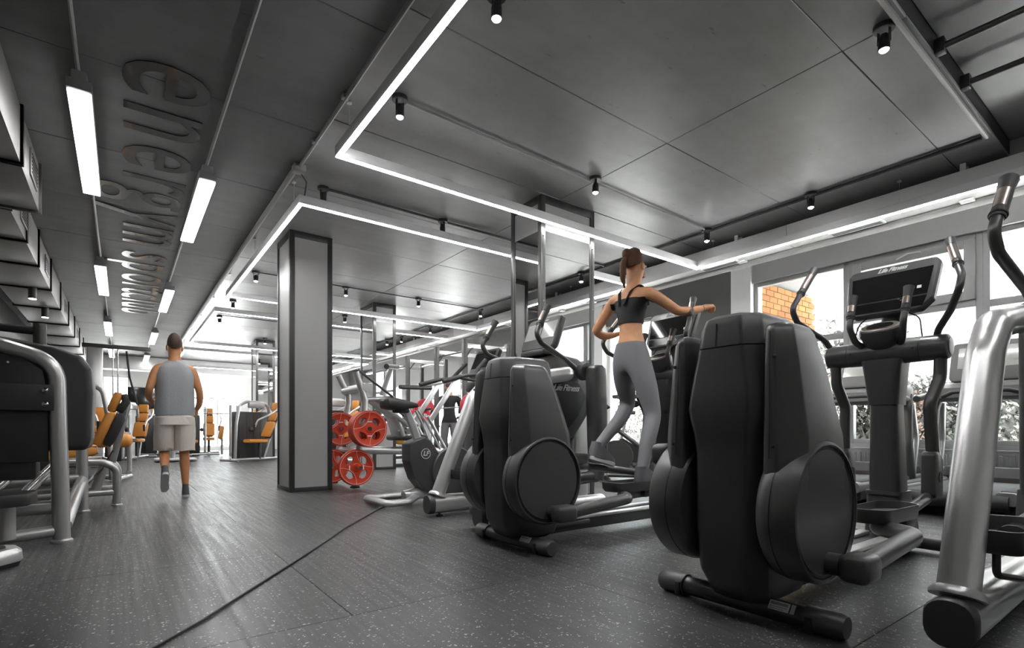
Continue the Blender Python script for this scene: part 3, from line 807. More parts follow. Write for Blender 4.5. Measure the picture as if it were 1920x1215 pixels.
def make_cross_trainer():
    t = thing('cross_trainer', 'x', 'exercise machine', (2.0, 0, 0), 0, 'black rear drive cross trainers')
    # feet
    MB().tube([(-.02, -.36, .045), (-.02, .36, .045)], .040, 0, 16).build('rear_foot', 'black_plastic', t)
    for s in (-1, 1):
        MB().tube([(-.02, s * .25, .046), (-.02, s * .365, .046), (-.02, s * .378, .046)], [.046, .046, .038], 0, 16).build('foot_cap', 'graphite_plastic', t)
        MB().box((-.055, s * .27, .035), (.03, .03, .06), .008).build('cap_clip', 'soft_black', t)
        MB().lathe([(.022, 0), (.022, .012), (.008, .016), (.008, .03)], (-.02, s * .26, 0), n=14).build('leveller', 'soft_black', t)
    # warning sticker on the foot tube
    ang = math.radians(52)
    c = Vector((-.02 - .0405 * math.sin(ang), 0, .045 + .0405 * math.cos(ang)))
    X = Vector((0, -1, 0)); Y = Vector((math.cos(ang), 0, math.sin(ang)))
    def stick(nm, u0, u1, v0, v1, m, lift=.0006):
        nrm = X.cross(Y)
        P = [c + X * u + Y * v + nrm * lift * (1 if nrm.x < 0 else -1) for u, v in ((u0, v0), (u1, v0), (u1, v1), (u0, v1))]
        Q = [p - nrm * .001 * (1 if nrm.x < 0 else -1) for p in P]
        MB().loft([Q, P]).build(nm, m, t, None, 0)
    stick('warning_sticker', .125, .200, -.018, .018, 'sticker_white', .0016)
    stick('warning_sticker', .205, .220, -.018, .018, 'sticker_white', .0016)
    stick('sticker_print', .131, .194, .002, .013, 'sticker_grey', .0021)
    for k in range(2): stick('sticker_print', .131, .194 - .012 * k, -.006 - .008 * k, -.003 - .008 * k, 'sticker_grey', .0021)
    # chassis and roller track
    MB().boxr((-.02, -.07, .05), (1.62, .07, .13), .012).build('chassis', 'black_plastic', t)
    MB().boxr((.25, -.105, .13), (1.42, -.045, .150), .006).build('track', 'light_silver', t)
    MB().boxr((.25, .045, .13), (1.42, .105, .150), .006).build('track', 'light_silver', t)
    MB().boxr((.05, -.115, .10), (.55, -.075, .125), .006).build('side_bar', 'black_plastic', t)
    MB().tube([(1.82, -.33, .05), (1.82, .33, .05)], .035, 0, 14).build('front_foot', 'graphite_plastic', t)
    for s in (-1, 1): MB().tube([(1.82, s * .30, .05), (1.82, s * .345, .05)], .042, 0, 14).build('foot_cap', 'black_plastic', t)
    MB().boxr((1.55, -.05, .06), (1.84, .05, .13), .01).build('front_beam', 'black_plastic', t)
    # tower
    S1 = [section(-.04, .20, .08, .045, .03), section(-.105, .24, .118, .075), section(-.155, .26, .142, .17), section(-.172, .27, .148, .35), section(-.172, .27, .148, .62),
          section(-.180, .27, .155, .70), section(-.194, .26, .172, .80), section(-.188, .24, .163, .88), section(-.176, .20, .138, 1.035)]
    MB().loft(S1).build('tower_shroud', 'black_plastic', t)
    S2 = [section(-.175, .199, .136, 1.040), section(-.167, .195, .126, 1.12), section(-.157, .185, .118, 1.150), section(-.130, .165, .10, 1.166), section(-.06, .10, .06, 1.172, .02)]
    cap = MB().loft(S2).build('tower_cap', 'graphite_plastic', t)
    MB().box((-.1705, .02, 1.085), (.004, .004, .09), 0, (0, .09, 0)).build('seam', 'soft_black', cap)
    for z in (.94, .55, .3):
        MB().lathe([(.006, 0), (.006, .003)], (-.04, -.149 - (.01 if z > .9 else 0), z), (0, -1, 0), 10).build('screw', 'soft_black', t)
    for i in range(7): MB().boxr((-.03, -.1555, .60 + i * .014), (.07, -.145, .606 + i * .014)).build('vent_slot', 'soft_black', t)
    # side wings and wheel covers
    for s in (-1, 1):
        def wing(x0, x1, a, b, z, c=.035):
            p = [(x0, s * a), (x0, s * (a + (b - a) * .42)), (x0 + c * 1.5, s * b), (x1 - c, s * b), (x1, s * (b - c * .6)), (x1, s * a)]
            return [(v.x, v.y, z) for v in fillet([(q[0], q[1], 0) for q in p], .018, 3, True)]
        Wg = [wing(-.180, .235, .165, .290, .50, .05), wing(-.182, .235, .165, .292, .60, .05), wing(-.180, .225, .165, .290, .70, .05), wing(-.172, .14, .165, .262, .95, .04), wing(-.165, .08, .165, .245, 1.075, .035), wing(-.150, .065, .168, .232, 1.098, .03), wing(-.125, .04, .175, .215, 1.108, .02)]
        w = MB().loft(Wg).build('wing_cover', 'graphite_plastic', t)
        MB().tube([(-.1863, s * .192, .62), (-.1815, s * .192, .72), (-.1705, s * .188, .96), (-.1655, s * .187, 1.07)], .0016, 0, 6).build('seam', 'soft_black', w)
        for z, x in ((.665, -.183), (.98, -.171)):
            MB().lathe([(.007, 0), (.007, .003), (.004, .005)], (x, s * .205, z), (-1, 0, 0), 10).build('screw', 'soft_black', w)
        # drum
        d = MB().lathe([(.10, .15), (.235, .155), (.252, .172), (.258, .20), (.258, .287), (.252, .298), (.244, .300), (.240, .290)], (.03, 0, .425), (0, s, 0), 56).build('wheel_cover', 'graphite_plastic', t)
        MB().tube([(.03 + .2585 * math.cos(2 * PI * k / 48), s * .212, .425 + .2585 * math.sin(2 * PI * k / 48)) for k in range(49)], .0014, 0, 5, False).build('seam', 'soft_black', d)
        MB().lathe([(.241, .28), (.240, .291), (.232, .293), (.20, .280), (.12, .258), (.045, .250), (.03, .258), (.012, .260)], (.03, 0, .425), (0, s, 0), 56).build('wheel_disc', 'satin_black', t)
        MB().lathe([(.016, .25), (.016, .266), (.010, .269)], (.03, 0, .425), (0, s, 0), 14).build('hub_bolt', 'gunmetal', t)
        # crank, arm, pedal
        ph = -1 if s < 0 else 1
        cz = .425 + ph * .185; cx = .03 + (.02 if s < 0 else -.02)
        MB().tube([(cx, s * .27, cz), (cx, s * .335, cz)], .040, 0, 16).build('crank_pin', 'black_plastic', t)
        blk = MB().box((cx + .015, s * .385, cz), (.145, .10, .098), .028, None, 3).build('crank_block', 'graphite_plastic', t)
        e = (cx + .56, s * .385, cz + (.045 if s < 0 else -.02))
        px = .86 if s < 0 else .60
        pz = .325 if s < 0 else .50
        MB().tube([(cx + .05, s * .385, cz), e, (px - .10, s * .21, pz - .045), (px + .12, s * .205, pz - .04)], .037, .05, 14).build('pedal_arm', 'graphite_plastic', t)
        tray = fillet([(px - .24, s * .12, 0), (px - .20, s * .28, 0), (px + .16, s * .295, 0), (px + .24, s * .21, 0), (px + .17, s * .115, 0)], .06, 4, True)
        base = [(v.x, v.y) for v in tray]
        cxm = sum(p[0] for p in base) / len(base); cym = sum(p[1] for p in base) / len(base)
        def ring(k, z): return [(cxm + (a - cxm) * k, cym + (b - cym) * k, z) for a, b in base]
        pd = MB().loft([ring(.93, pz - .02), ring(1.0, pz), ring(1.02, pz + .045), ring(.97, pz + .045), ring(.94, pz + .008), ring(.2, pz + .006)]).build('pedal', 'gunmetal', t)
        text_part('pedal_mark', 'LF', .05, 'logo_dim', pd, frame_m((px + .02, s * .205, pz + .0085), (0, -1, 0), (1, 0, 0)), .0006, .2)
        MB().boxr((px + .06, s * .205 - .07, pz - .07), (px + .20, s * .205 + .07, pz - .015), .02).build('pedal_carrier', 'black_plastic', t)
        # lower swing arm
        lx = 1.50 if s < 0 else 1.56
        yb = s * .25
        MB().tube([(1.50, s * .255, 1.13), (1.50, s * .252, 1.0), (1.43 if s < 0 else 1.56, s * .225, .86), (lx - .02, s * .225, .60)], .030, .10, 14).build('swing_arm', 'gunmetal', t)
        MB().prism([(lx - .075, .36), (lx + .055, .36), (lx + .055, .57), (lx - .02, .615), (lx - .075, .60)], 'y', yb - .035 - s * .03, yb + .035 - s * .03, .014, 2, .03).build('arm_knuckle', 'graphite_plastic', t)
        MB().lathe([(.028, 0), (.028, .004)], (lx - .01, yb - s * .03 - .0352, .47), (0, -1, 0), 18).build('knuckle_socket', 'soft_black', t)
        MB().tube([(lx - .01, yb - s * .03, .44), (lx - .06, s * .21, .36), (px + .16, s * .205, pz - .035)], .028, .06, 12).build('link_bar', 'gunmetal', t)
    # console post
    def ps(xc, w, d, z): return [(xc + p[0], p[1], z) for p in rrect(d, w, .035)]
    MB().loft([ps(1.62, .22, .26, .05), ps(1.60, .20, .24, .22), ps(1.56, .17, .20, .36)]).build('post_base', 'black_plastic', t)
    MB().loft([ps(1.555, .18, .205, .355), ps(1.555, .18, .205, .375)]).build('post_collar', 'gunmetal', t)
    MB().loft([ps(1.555, .155, .17, .37), ps(1.53, .135, .15, .90)]).build('console_post', 'black_plastic', t)
    MB().loft([ps(1.535, .150, .165, .865), ps(1.53, .155, .17, .90), ps(1.515, .185, .19, 1.07), ps(1.515, .20, .19, 1.12)]).build('post_sleeve', 'graphite_plastic', t)
    MB().lathe([(.050, -.298), (.064, -.290), (.068, -.275), (.068, -.178), (.066, -.176), (.066, -.172), (.069, -.170), (.071, 0), (.069, .170), (.066, .172), (.066, .176), (.068, .178), (.068, .275), (.064, .290), (.050, .298)], (1.50, 0, 1.165), (0, 1, 0), 28).build('cross_bar', 'graphite_plastic', t)
    for s in (-1, 1):
        MB().lathe([(.046, .296), (.046, .301), (.03, .304), (.006, .305)], (1.50, 0, 1.165), (0, s, 0), 24).build('end_cap', 'gunmetal', t)
        for x in (.15,): MB().lathe([(.006, 0), (.006, .002)], (1.431, s * x, 1.165), (-1, 0, 0), 8).build('screw', 'soft_black', t)
    pod = [[(1.47 + p[0] * k + dx, p[1] * k, z) for p in rrect(.17, .20, .08, 6)] for k, z, dx in ((.55, 1.17, 0), (.85, 1.22, -.01), (1.0, 1.275, -.02), (1.0, 1.305, -.02), (.93, 1.312, -.02))]
    PT = Matrix.Translation((1.46, 0, 1.24)) @ Matrix.Rotation(math.radians(-22), 4, 'Y') @ Matrix.Translation((-1.46, 0, -1.24))
    pd = MB().loft(pod).xf(PT).build('cup_pod', 'graphite_plastic', t)
    MB().loft([[(1.45 + p[0], p[1], 1.312 + p[0] * .05) for p in rrect(.155, .185, .07, 6)], [(1.45 + p[0], p[1], 1.319 + p[0] * .05) for p in rrect(.145, .175, .07, 6)]]).xf(PT).build('pod_rim', 'sensor_metal', pd)
    MB().loft([[(1.45 + p[0], p[1], 1.3185 + p[0] * .05) for p in rrect(.10, .13, .045, 6)], [(1.45 + p[0], p[1], 1.3215 + p[0] * .05) for p in rrect(.095, .125, .045, 6)]]).xf(PT).build('pod_screen', 'gloss_black', pd)
    # console
    R = Matrix.Translation((1.60, 0, 1.535)) @ Matrix.Rotation(math.radians(20), 4, 'Y')
    out = [(-.215, -.105), (-.165, -.165), (.165, -.165), (.215, -.105), (.232, .12), (.205, .155), (-.205, .155), (-.232, .12)]
    o2 = [(v.x, v.y) for v in fillet([(a, b, 0) for a, b in out], .03, 4, True)]
    def cr(k, x): return [R @ Vector((x, a * k, b * k)) for a, b in o2]
    con = MB().loft([cr(.95, -.032), cr(1.0, -.022), cr(1.0, .01), cr(.86, .045), cr(.5, .06)]).build('console', 'graphite_plastic', t)
    MB().loft([[R @ Vector((-.034, a, b)) for a, b in ((-.185, -.075), (.185, -.075), (.20, .095), (-.20, .095))], [R @ Vector((-.031, a, b)) for a, b in ((-.185, -.075), (.185, -.075), (.20, .095), (-.20, .095))]]).build('screen', 'screen_glass', con)
    MB().loft([[R @ Vector((-.034, a, b)) for a, b in ((-.17, -.145), (.17, -.145), (.185, -.085), (-.185, -.085))], [R @ Vector((-.030, a, b)) for a, b in ((-.17, -.145), (.17, -.145), (.185, -.085), (-.185, -.085))]]).build('key_panel', 'gloss_black', con)
    for i in range(4): MB().loft([[R @ Vector((-.036, -.09 + i * .012 + a, -.12 + i * .012 + b)) for a, b in ((-.004, -.004), (.004, -.004), (.004, .004), (-.004, .004))], [R @ Vector((-.034, -.09 + i * .012 + a, -.12 + i * .012 + b)) for a, b in ((-.004, -.004), (.004, -.004), (.004, .004), (-.004, .004))]]).build('key', 'logo_dim', con)
    MB().loft([[R @ Vector((-.0358, a, b)) for a, b in ((-.135, -.035), (-.155, -.035), (-.155, -.018), (-.135, -.018))], [R @ Vector((-.034, a, b)) for a, b in ((-.135, -.035), (-.155, -.035), (-.155, -.018), (-.135, -.018))]]).build('screen_sticker', 'sticker_white', con)
    o = R @ Vector((-.0325, 0, .124)); up = (R.to_3x3() @ Vector((0, 0, 1)))
    logo(con, o, (0, -1, 0), up, .036)
    MB().tube([(1.60, 0, 1.22), (1.62, 0, 1.40), (1.63, 0, 1.50)], [.06, .05, .045], 0, 14).build('console_neck', 'graphite_plastic', t)
    for s in (-1, 1):
        MB().tube([R @ Vector((-.01, s * .10, -.165)), (1.55, s * .15, 1.35), (1.52, s * .17, 1.23)], .004, .05, 6).build('cord', 'cable_black', con)
        # fixed grips
        handle(t, [(1.45, s * .09, 1.20), (1.40, s * .115, 1.23), (1.36, s * .13, 1.31), (1.43, s * .135, 1.50)], .017, .021, .15, .05, 'fixed_handle')
    handle(t, [(1.50, .255, 1.17), (1.46, .30, 1.27), (1.22, .355, 1.36), (1.16, .36, 1.43), (1.40, .335, 1.70)], .017, .021, .235, .07)
    handle(t, [(1.50, -.235, 1.17), (1.50, -.24, 1.25), (1.36, -.33, 1.33), (1.20, -.40, 1.40), (1.24, -.40, 1.47), (1.43, -.31, 1.70)], .017, .021, .235, .06)
    return t
ct = make_cross_trainer(); ct.location = (2.0, 1.12, 0); ct['label'] = 'large black cross trainer in the right foreground with a sticker on its foot'
ct2 = clone(ct, (1.98, 2.62, 0), None, 'black cross trainer the woman is exercising on')

# ------------------------------------------------------------------ strider with silver tube frame
def make_strider():
    t = thing('strider_trainer', 'x', 'exercise machine', (2.1, 0, 0), 0, 'silver framed strider trainers')
    for s in (-1, 1):
        y = s * .385
        pr = [[(x, y + p[0], .105 + p[1]) for p in rrect(.135, .155, .06, 5)] for x in (.045, 1.25)]
        MB().loft(pr).build('base_rail', 'light_silver', t)
        cap = [[(x, y + p[0] * k, .105 + p[1] * k) for p in rrect(.138, .158, .06, 5)] for x, k in ((.05, 1), (.01, 1), (.0, .93))]
        MB().loft(cap).build('end_cap', 'black_plastic', t)
        MB().lathe([(.03, 0), (.03, .012), (.012, .018), (.012, .04)], (.12, y, 0), n=14).build('leveller', 'soft_black', t)
        MB().tube([(.10, y, .17), (.28, y, .60), (.45, y, 1.0), (.58, y, 1.125), (.90, y - s * .01, 1.185), (.93, s * .22, 1.185), (.94, s * .12, 1.185)], .058, [0, .1, .14, .14, .12, .05, 0], 18, True, None, (0, 1, 0), 7).build('frame_post', 'light_silver', t)
        MB().lathe([(.078, 0), (.078, .012), (.066, .03)], (.10, y, .17), (.38, 0, .92), 20).build('post_collar', 'silver_paint', t)
        # pivot and hanging leg
        xo = 1.25 if s < 0 else 1.08
        L = [[(xo + dx + p[0], s * .33 + p[1], z) for p in rrect(w, .12, .05, 5)] for dx, w, z in ((.0, .10, 1.275), (.0, .17, 1.25), (.0, .19, 1.18), (.01, .19, .85), (.02, .18, .50), (.02, .15, .42))]
        MB().loft(L).build('hanging_arm', 'graphite_plastic', t)
        MB().lathe([(.06, .18), (.075, .20), (.075, .27)], (xo - .04, 0, 1.23), (0, s, 0), 22).build('arm_pivot', 'black_plastic', t)
        MB().tube([(xo + .02, s * .33, .45), (xo - .02, s * .33, .30)], .075, 0, 16).build('arm_foot', 'black_plastic', t)
        # step
        px = .42 if s > 0 else .62; pz = .34
        base = [(v.x, v.y) for v in fillet([(px - .22, s * .33 - .085, 0), (px - .22, s * .33 + .085, 0), (px + .20, s * .33 + .095, 0), (px + .24, s * .33, 0), (px + .20, s * .33 - .095, 0)], .05, 4, True)]
        def ring(k, z): return [(px + (a - px) * k, s * .33 + (b - s * .33) * k, z) for a, b in base]
        MB().loft([ring(.93, pz - .03), ring(1, pz - .01), ring(1.02, pz + .05), ring(.96, pz + .05), ring(.93, pz), ring(.2, pz)]).build('pedal', 'black_plastic', t)
        MB().tube([(px + .15, s * .33, pz - .03), (xo, s * .33, .33)], .055, 0, 14).build('step_arm', 'black_plastic', t)
        MB().tube([(px - .1, s * .33, pz - .03), (px - .1, s * .33, pz - .12), (px + .1, s * .30, pz - .16)], .012, .03, 8).build('spring_rod', 'gunmetal', t)
        # moving handles
        handle(t, [(1.0, s * .33, 1.24), (.88, s * .34, 1.30), (.60, s * .375, 1.40), (.54, s * .38, 1.47), (.68, s * .36, 1.70)], .021, .027, .20, .07)
    # drive housing
    H = [(.82, .62), (1.0, .58), (1.18, .66), (1.42, .95), (1.50, 1.12), (1.42, 1.26), (1.22, 1.36), (.95, 1.385), (.74, 1.30), (.70, 1.18), (.74, .85)]
    MB().prism(H, 'y', -.15, .15, .035, 3, .06).build('drive_housing', 'black_plastic', t)
    for s in (-1, 1):
        MB().prism([(.86, .68), (1.0, .66), (1.2, .85), (1.3, 1.02), (1.2, 1.14), (.86, 1.14)], 'y', s * .15, s * .168, .008, 2, .05).build('side_cover', 'soft_black', t)
    logo(t, (1.05, -.1695, 1.085), (1, 0, 0), (0, 0, 1), .075, 'logo_grey')
    MB().loft([[(1.3 + p[0], p[1], z) for p in rrect(.22, .2, .05)] for z in (.12, .7, .95)]).build('mast', 'silver_paint', t)
    MB().boxr((1.22, -.42, .03), (1.36, .42, .13), .03).build('front_foot', 'black_plastic', t)
    MB().lathe([(.22, -.06), (.24, -.045), (.24, .045), (.22, .06)], (.95, 0, .42), (0, 1, 0), 36).build('flywheel_cover', 'graphite_plastic', t)
    MB().boxr((.2, -.05, .05), (1.3, .05, .12), .015).build('centre_rail', 'black_plastic', t)
    # console
    R = Matrix.Translation((.93, 0, 1.55)) @ Matrix.Rotation(math.radians(22), 4, 'Y')
    def cr(w, h, x, r=.035): return [R @ Vector((x, p[0], p[1])) for p in rrect(w, h, r, 4)]
    con = MB().loft([cr(.42, .30, -.03), cr(.44, .32, -.018), cr(.44, .32, .02), cr(.38, .26, .055)]).build('console', 'graphite_plastic', t)
    for a, b in ((-.195, -.02), (0.0, .195)):
        MB().loft([[R @ Vector((x, y, z)) for y, z in ((a, -.055), (b, -.055), (b, .105), (a, .105))] for x in (-.033, -.028)]).build('screen', 'console_screen', con)
    MB().boxr((-.18, -.06, 1.2), (.0, .06, 1.2001)) if False else None
    o = R @ Vector((-.032, 0, .128)); up = R.to_3x3() @ Vector((0, 0, 1))
    logo(con, o, (0, -1, 0), up, .028)
    MB().tube([(1.05, 0, 1.30), (.97, 0, 1.48)], [.07, .05], 0, 14).build('console_neck', 'black_plastic', t)
    MB().boxr((.80, -.16, 1.36), (.93, .16, 1.41), .018).build('cup_tray', 'black_plastic', t)
    return t
mat('console_screen', (.42, .42, .40), .10, coat=.4)
st = make_strider(); st.location = (2.10, .115, 0); st['label'] = 'silver framed strider cut off by the right edge'
st2 = clone(st, (2.02, 3.50, 0), None, 'silver framed strider between the bike and the woman, pale console screen')

# ------------------------------------------------------------------ upright bike
def upright_bike():
    t = thing('exercise_bike', 'upright exercise bike with a round badge and silver seat post', 'exercise bike', (2.0, 4.75, 0))
    # rear stabiliser: an open rounded loop
    lp = fillet([(-.06, -.27, .05), (-.06, .27, .05), (.14, .25, .05), (.30, .10, .07), (.30, -.10, .07), (.14, -.25, .05)], .06, 5, True)
    lp = lp + [lp[0], lp[1]]
    MB().tube(lp, .042, 0, 12, False, .032).build('rear_stabiliser', 'silver_paint', t)
    MB().tube([(.22, 0, .07), (.42, 0, .10)], .06, 0, 12).build('base_neck', 'silver_paint', t)
    MB().boxr((.3, -.06, .04), (1.05, .06, .12), .02).build('base_beam', 'silver_paint', t)
    MB().tube([(1.05, -.26, .05), (1.05, .26, .05)], .045, 0, 12).build('front_stabiliser', 'silver_paint', t)
    sh = [(.24, .60), (.40, .66), (.47, .62), (.58, .47), (.95, .50), (1.02, .40), (.98, .20), (.80, .12), (.52, .08), (.40, .12), (.30, .24), (.24, .42)]
    MB().prism(sh, 'y', -.10, .10, .02, 3, .04).build('shroud', 'black_plastic', t)
    MB().lathe([(.10, .10), (.24, .10), (.25, .11), (.25, .13), (.24, .14), (.10, .145)], (.72, 0, .31), (0, -1, 0), 36).build('crank_cover', 'graphite_plastic', t)
    lf_badge(t, (.41, -.1015, .49), (1, 0, 0), (0, 0, 1), .052)
    # silver fork legs from the shroud to the handlebar mast
    for s in (-1, 1):
        MB().tube([(.58, s * .09, .53), (.44, s * .05, .80), (.36, s * .03, .92)], .012, 0, 8).build('brace', 'light_silver', t)
    MB().loft([[(x + p[0], p[1], z) for p in rrect(.085, .05, .02)] for x, z in ((.40, .55), (.32, .76), (.24, .93))]).build('seat_post', 'light_silver', t)
    seat = []
    for x, w, zt, zb in ((-.03, .05, 1.00, .95), (.0, .115, 1.03, .93), (.08, .125, 1.035, .915), (.18, .095, 1.02, .915), (.26, .05, 1.005, .935), (.33, .035, .99, .945), (.35, .018, .98, .955)):
        zc = (zt + zb) / 2; h = zt - zb
        seat.append([(x + .02, p[0], zc + p[1]) for p in rrect(2 * w, h, h * .45, 4)])
    MB().loft(seat).build('seat', 'dark_leather', t)
    MB().boxr((.12, -.055, .89), (.26, .055, .935), .015).build('seat_clamp', 'soft_black', t)
    MB().tube([(.95, 0, .45), (1.08, 0, 1.05), (1.12, 0, 1.22)], [.07, .055, .05], 0, 14).build('mast', 'graphite_plastic', t)
    MB().boxr((.98, -.10, 1.13), (1.20, .10, 1.24), .03).build('console_tray', 'black_plastic', t)
    for s in (-1, 1):
        MB().tube([(1.12, s * .06, 1.26), (1.00, s * .22, 1.30), (.78, s * .26, 1.275), (.52, s * .25, 1.20)], .017, .06, 12).build('handlebar', 'gunmetal', t)
        MB().tube([(.72, s * .256, 1.258), (.52, s * .25, 1.20)], .023, 0, 12).build('grip', 'grip_rubber', t)
        MB().tube([(.9, s * .22, 1.29), (.96, s * .20, 1.36), (1.06, s * .19, 1.46)], .02, .03, 10).build('bar_horn', 'grip_rubber', t)
        yy = s * .17
        MB().tube([(.72, s * .14, .31), (.72 + s * -.13, s * .16, .31 + s * .09)], .018, 0, 10).build('crank_arm', 'gunmetal', t)
        MB().boxr((.54 + (s < 0) * .25, yy - .055 + s * .06, .38 - (s < 0) * .17), (.67 + (s < 0) * .25, yy + .055 + s * .06, .41 - (s < 0) * .17), .008).build('pedal', 'soft_black', t)
    R = Matrix.Translation((1.18, 0, 1.45)) @ Matrix.Rotation(math.radians(24), 4, 'Y')
    con = MB().loft([[R @ Vector((x, p[0], p[1])) for p in rrect(w, h, .03, 4)] for x, w, h in ((-.03, .42, .30), (-.02, .44, .32), (.02, .44, .32), (.05, .36, .25))]).build('console', 'graphite_plastic', t)
    MB().loft([[R @ Vector((x, y, z)) for y, z in ((-.19, -.07), (.19, -.07), (.19, .12), (-.19, .12))] for x in (-.034, -.03)]).build('screen', 'screen_glass', con)
upright_bike()

# ------------------------------------------------------------------ treadmills facing the windows
def make_treadmill():
    t = thing('treadmill', 'x', 'treadmill', (5.5, 0, 0), 0, 'treadmills facing the street windows')
    MB().boxr((.02, -.32, .17), (1.85, .32, .205), .006).build('running_belt', 'belt_black', t)
    for s in (-1, 1):
        MB().loft([[(x, s * .385 + p[0], .185 + p[1]) for p in rrect(.13, .10, .03)] for x in (.0, 1.9)]).build('side_rail', 'treadmill_grey', t)
        MB().boxr((.1, s * .385 - .05, .232), (1.5, s * .385 + .05, .240), .003).build('foot_strip', 'belt_black', t)
        MB().loft([[(x, s * .40 + p[0], z + p[1]) for p in rrect(.09, .14, .03)] for x, z in ((.06, .13), (1.85, .12))]).build('frame_rail', 'soft_black', t)
        MB().lathe([(.05, 0), (.05, .015), (.018, .02), (.018, .09)], (.16, s * .36, 0), n=16).build('leveller', 'soft_black', t)
        # uprights lean back towards the runner
        MB().tube([(1.42, s * .42, .16), (1.36, s * .43, .55), (1.42, s * .42, .95), (1.50, s * .40, 1.10)], [.07, .05, .045, .05], .2, 14, True, None).build('upright', 'gunmetal', t)
        MB().tube([(1.55, s * .40, 1.05), (1.20, s * .42, 1.08), (.86, s * .42, 1.03)], .032, .12, 12).build('handrail', 'black_plastic', t)
        MB().tube([(1.52, s * .42, .16), (1.66, s * .42, .62), (1.60, s * .40, 1.02)], .035, .2, 12).build('brace', 'silver_paint', t)
    MB().tube([(.02, -.40, .15), (.02, .40, .15)], .065, 0, 16).build('rear_roller_cover', 'soft_black', t)
    MB().loft([[(x, p[0], z + p[1]) for p in rrect(.84, h, .05)] for x, z, h in ((1.50, .20, .10), (1.6, .24, .20), (1.82, .24, .20), (1.92, .19, .10))]).build('motor_hood', 'graphite_plastic', t)
    MB().loft([[(x, p[0], z + p[1]) for p in rrect(w, h, .05)] for x, w, z, h in ((1.28, .80, 1.10, .10), (1.36, .86, 1.10, .17), (1.55, .86, 1.12, .20), (1.66, .78, 1.14, .10))]).build('dashboard', 'treadmill_grey', t)
    R = Matrix.Translation((1.55, 0, 1.42)) @ Matrix.Rotation(math.radians(20), 4, 'Y')
    con = MB().loft([[R @ Vector((x, p[0], p[1])) for p in rrect(w, h, .05, 5)] for x, w, h in ((-.03, .60, .40), (-.018, .63, .43), (.02, .63, .43), (.06, .5, .3))]).build('console', 'treadmill_grey', t)
    MB().loft([[R @ Vector((x, y, z)) for y, z in ((-.25, -.08), (.25, -.08), (.25, .15), (-.25, .15))] for x in (-.034, -.03)]).build('screen', 'console_screen', con)
    MB().tube([(1.55, 0, 1.15), (1.58, 0, 1.40)], .06, 0, 12).build('console_neck', 'gunmetal', t)
    MB().tube([(1.22, -.3, 1.06), (1.14, -.2, 1.10), (1.14, .2, 1.10), (1.22, .3, 1.06)], .022, .06, 12).build('grab_bar', 'black_plastic', t)
    return t
tm = make_treadmill(); tm.location = (5.45, 1.33, 0); tm['label'] = 'treadmill with its pale console right of the foreground machine'
clone(tm, (5.45, 2.40, 0), None, 'treadmill behind the foreground console post')
clone(tm, (5.45, .26, 0), None, 'treadmill whose deck shows right of the silver post')

# ------------------------------------------------------------------ spin bikes by the far window
def make_spin():
    t = thing('spin_bike', 'x', 'exercise bike', (0, 0, 0), 0, 'spin bikes in front of the tall window')
    for x in (-.5, .5): MB().tube([(x, -.25, .04), (x, .25, .04)], .03, 0, 10).build('foot', 'soft_black', t)
    MB().tube([(-.5, 0, .06), (.5, 0, .06)], .03, 0, 10).build('base_beam', 'gunmetal', t)
    MB().tube([(-.45, 0, .07), (.05, 0, .5), (.38, 0, .75)], .032, .1, 10).build('main_frame', 'gunmetal', t)
    MB().tube([(-.1, 0, .38), (-.22, 0, .95)], .024, 0, 10).build('seat_post', 'silver_paint', t)
    MB().loft([[(x, p[0], 1.0 + p[1]) for p in rrect(w, .06, .025)] for x, w in ((-.36, .10), (-.3, .2), (-.2, .17), (-.1, .07), (-.05, .04))]).build('seat', 'dark_leather', t)
    MB().tube([(.35, 0, .72), (.30, 0, 1.06)], .026, 0, 10).build('bar_post', 'silver_paint', t)
    MB().tube([(.10, -.20, 1.12), (.05, -.22, 1.10), (.10, -.23, 1.08), (.32, -.14, 1.07), (.32, .14, 1.07), (.10, .23, 1.08), (.05, .22, 1.10), (.10, .20, 1.12)], .016, .04, 10).build('handlebar', 'soft_black', t)
    MB().lathe([(.05, -.02), (.23, -.02), (.24, -.01), (.24, .01), (.23, .02), (.05, .02)], (.36, 0, .34), (0, 1, 0), 32).build('flywheel', 'gunmetal', t)
    MB().prism([(-.16, .26), (.2, .24), (.42, .45), (.30, .62), (.0, .44)], 'y', -.075, -.045, .01, 2, .05).build('chain_guard', 'graphite_plastic', t)
    for s in (-1, 1):
        MB().tube([(-.05, s * .09, .33), (-.05 + s * .12, s * .10, .33 - s * .12)], .013, 0, 8).build('crank_arm', 'chrome', t)
        MB().boxr((-.1 + s * .12, s * .15 - .045, .32 - s * .12), (.0 + s * .12, s * .15 + .045, .345 - s * .12), .006).build('pedal', 'soft_black', t)
    return t
sb = make_spin(); sb.location = (6.05, 4.95, 0); sb.rotation_euler.z = 2.2; sb['label'] = 'spin bike seen under the woman, near the tall window'
clone(sb, (6.3, 5.75, 0), 2.25, 'spin bike beside the white pilaster')

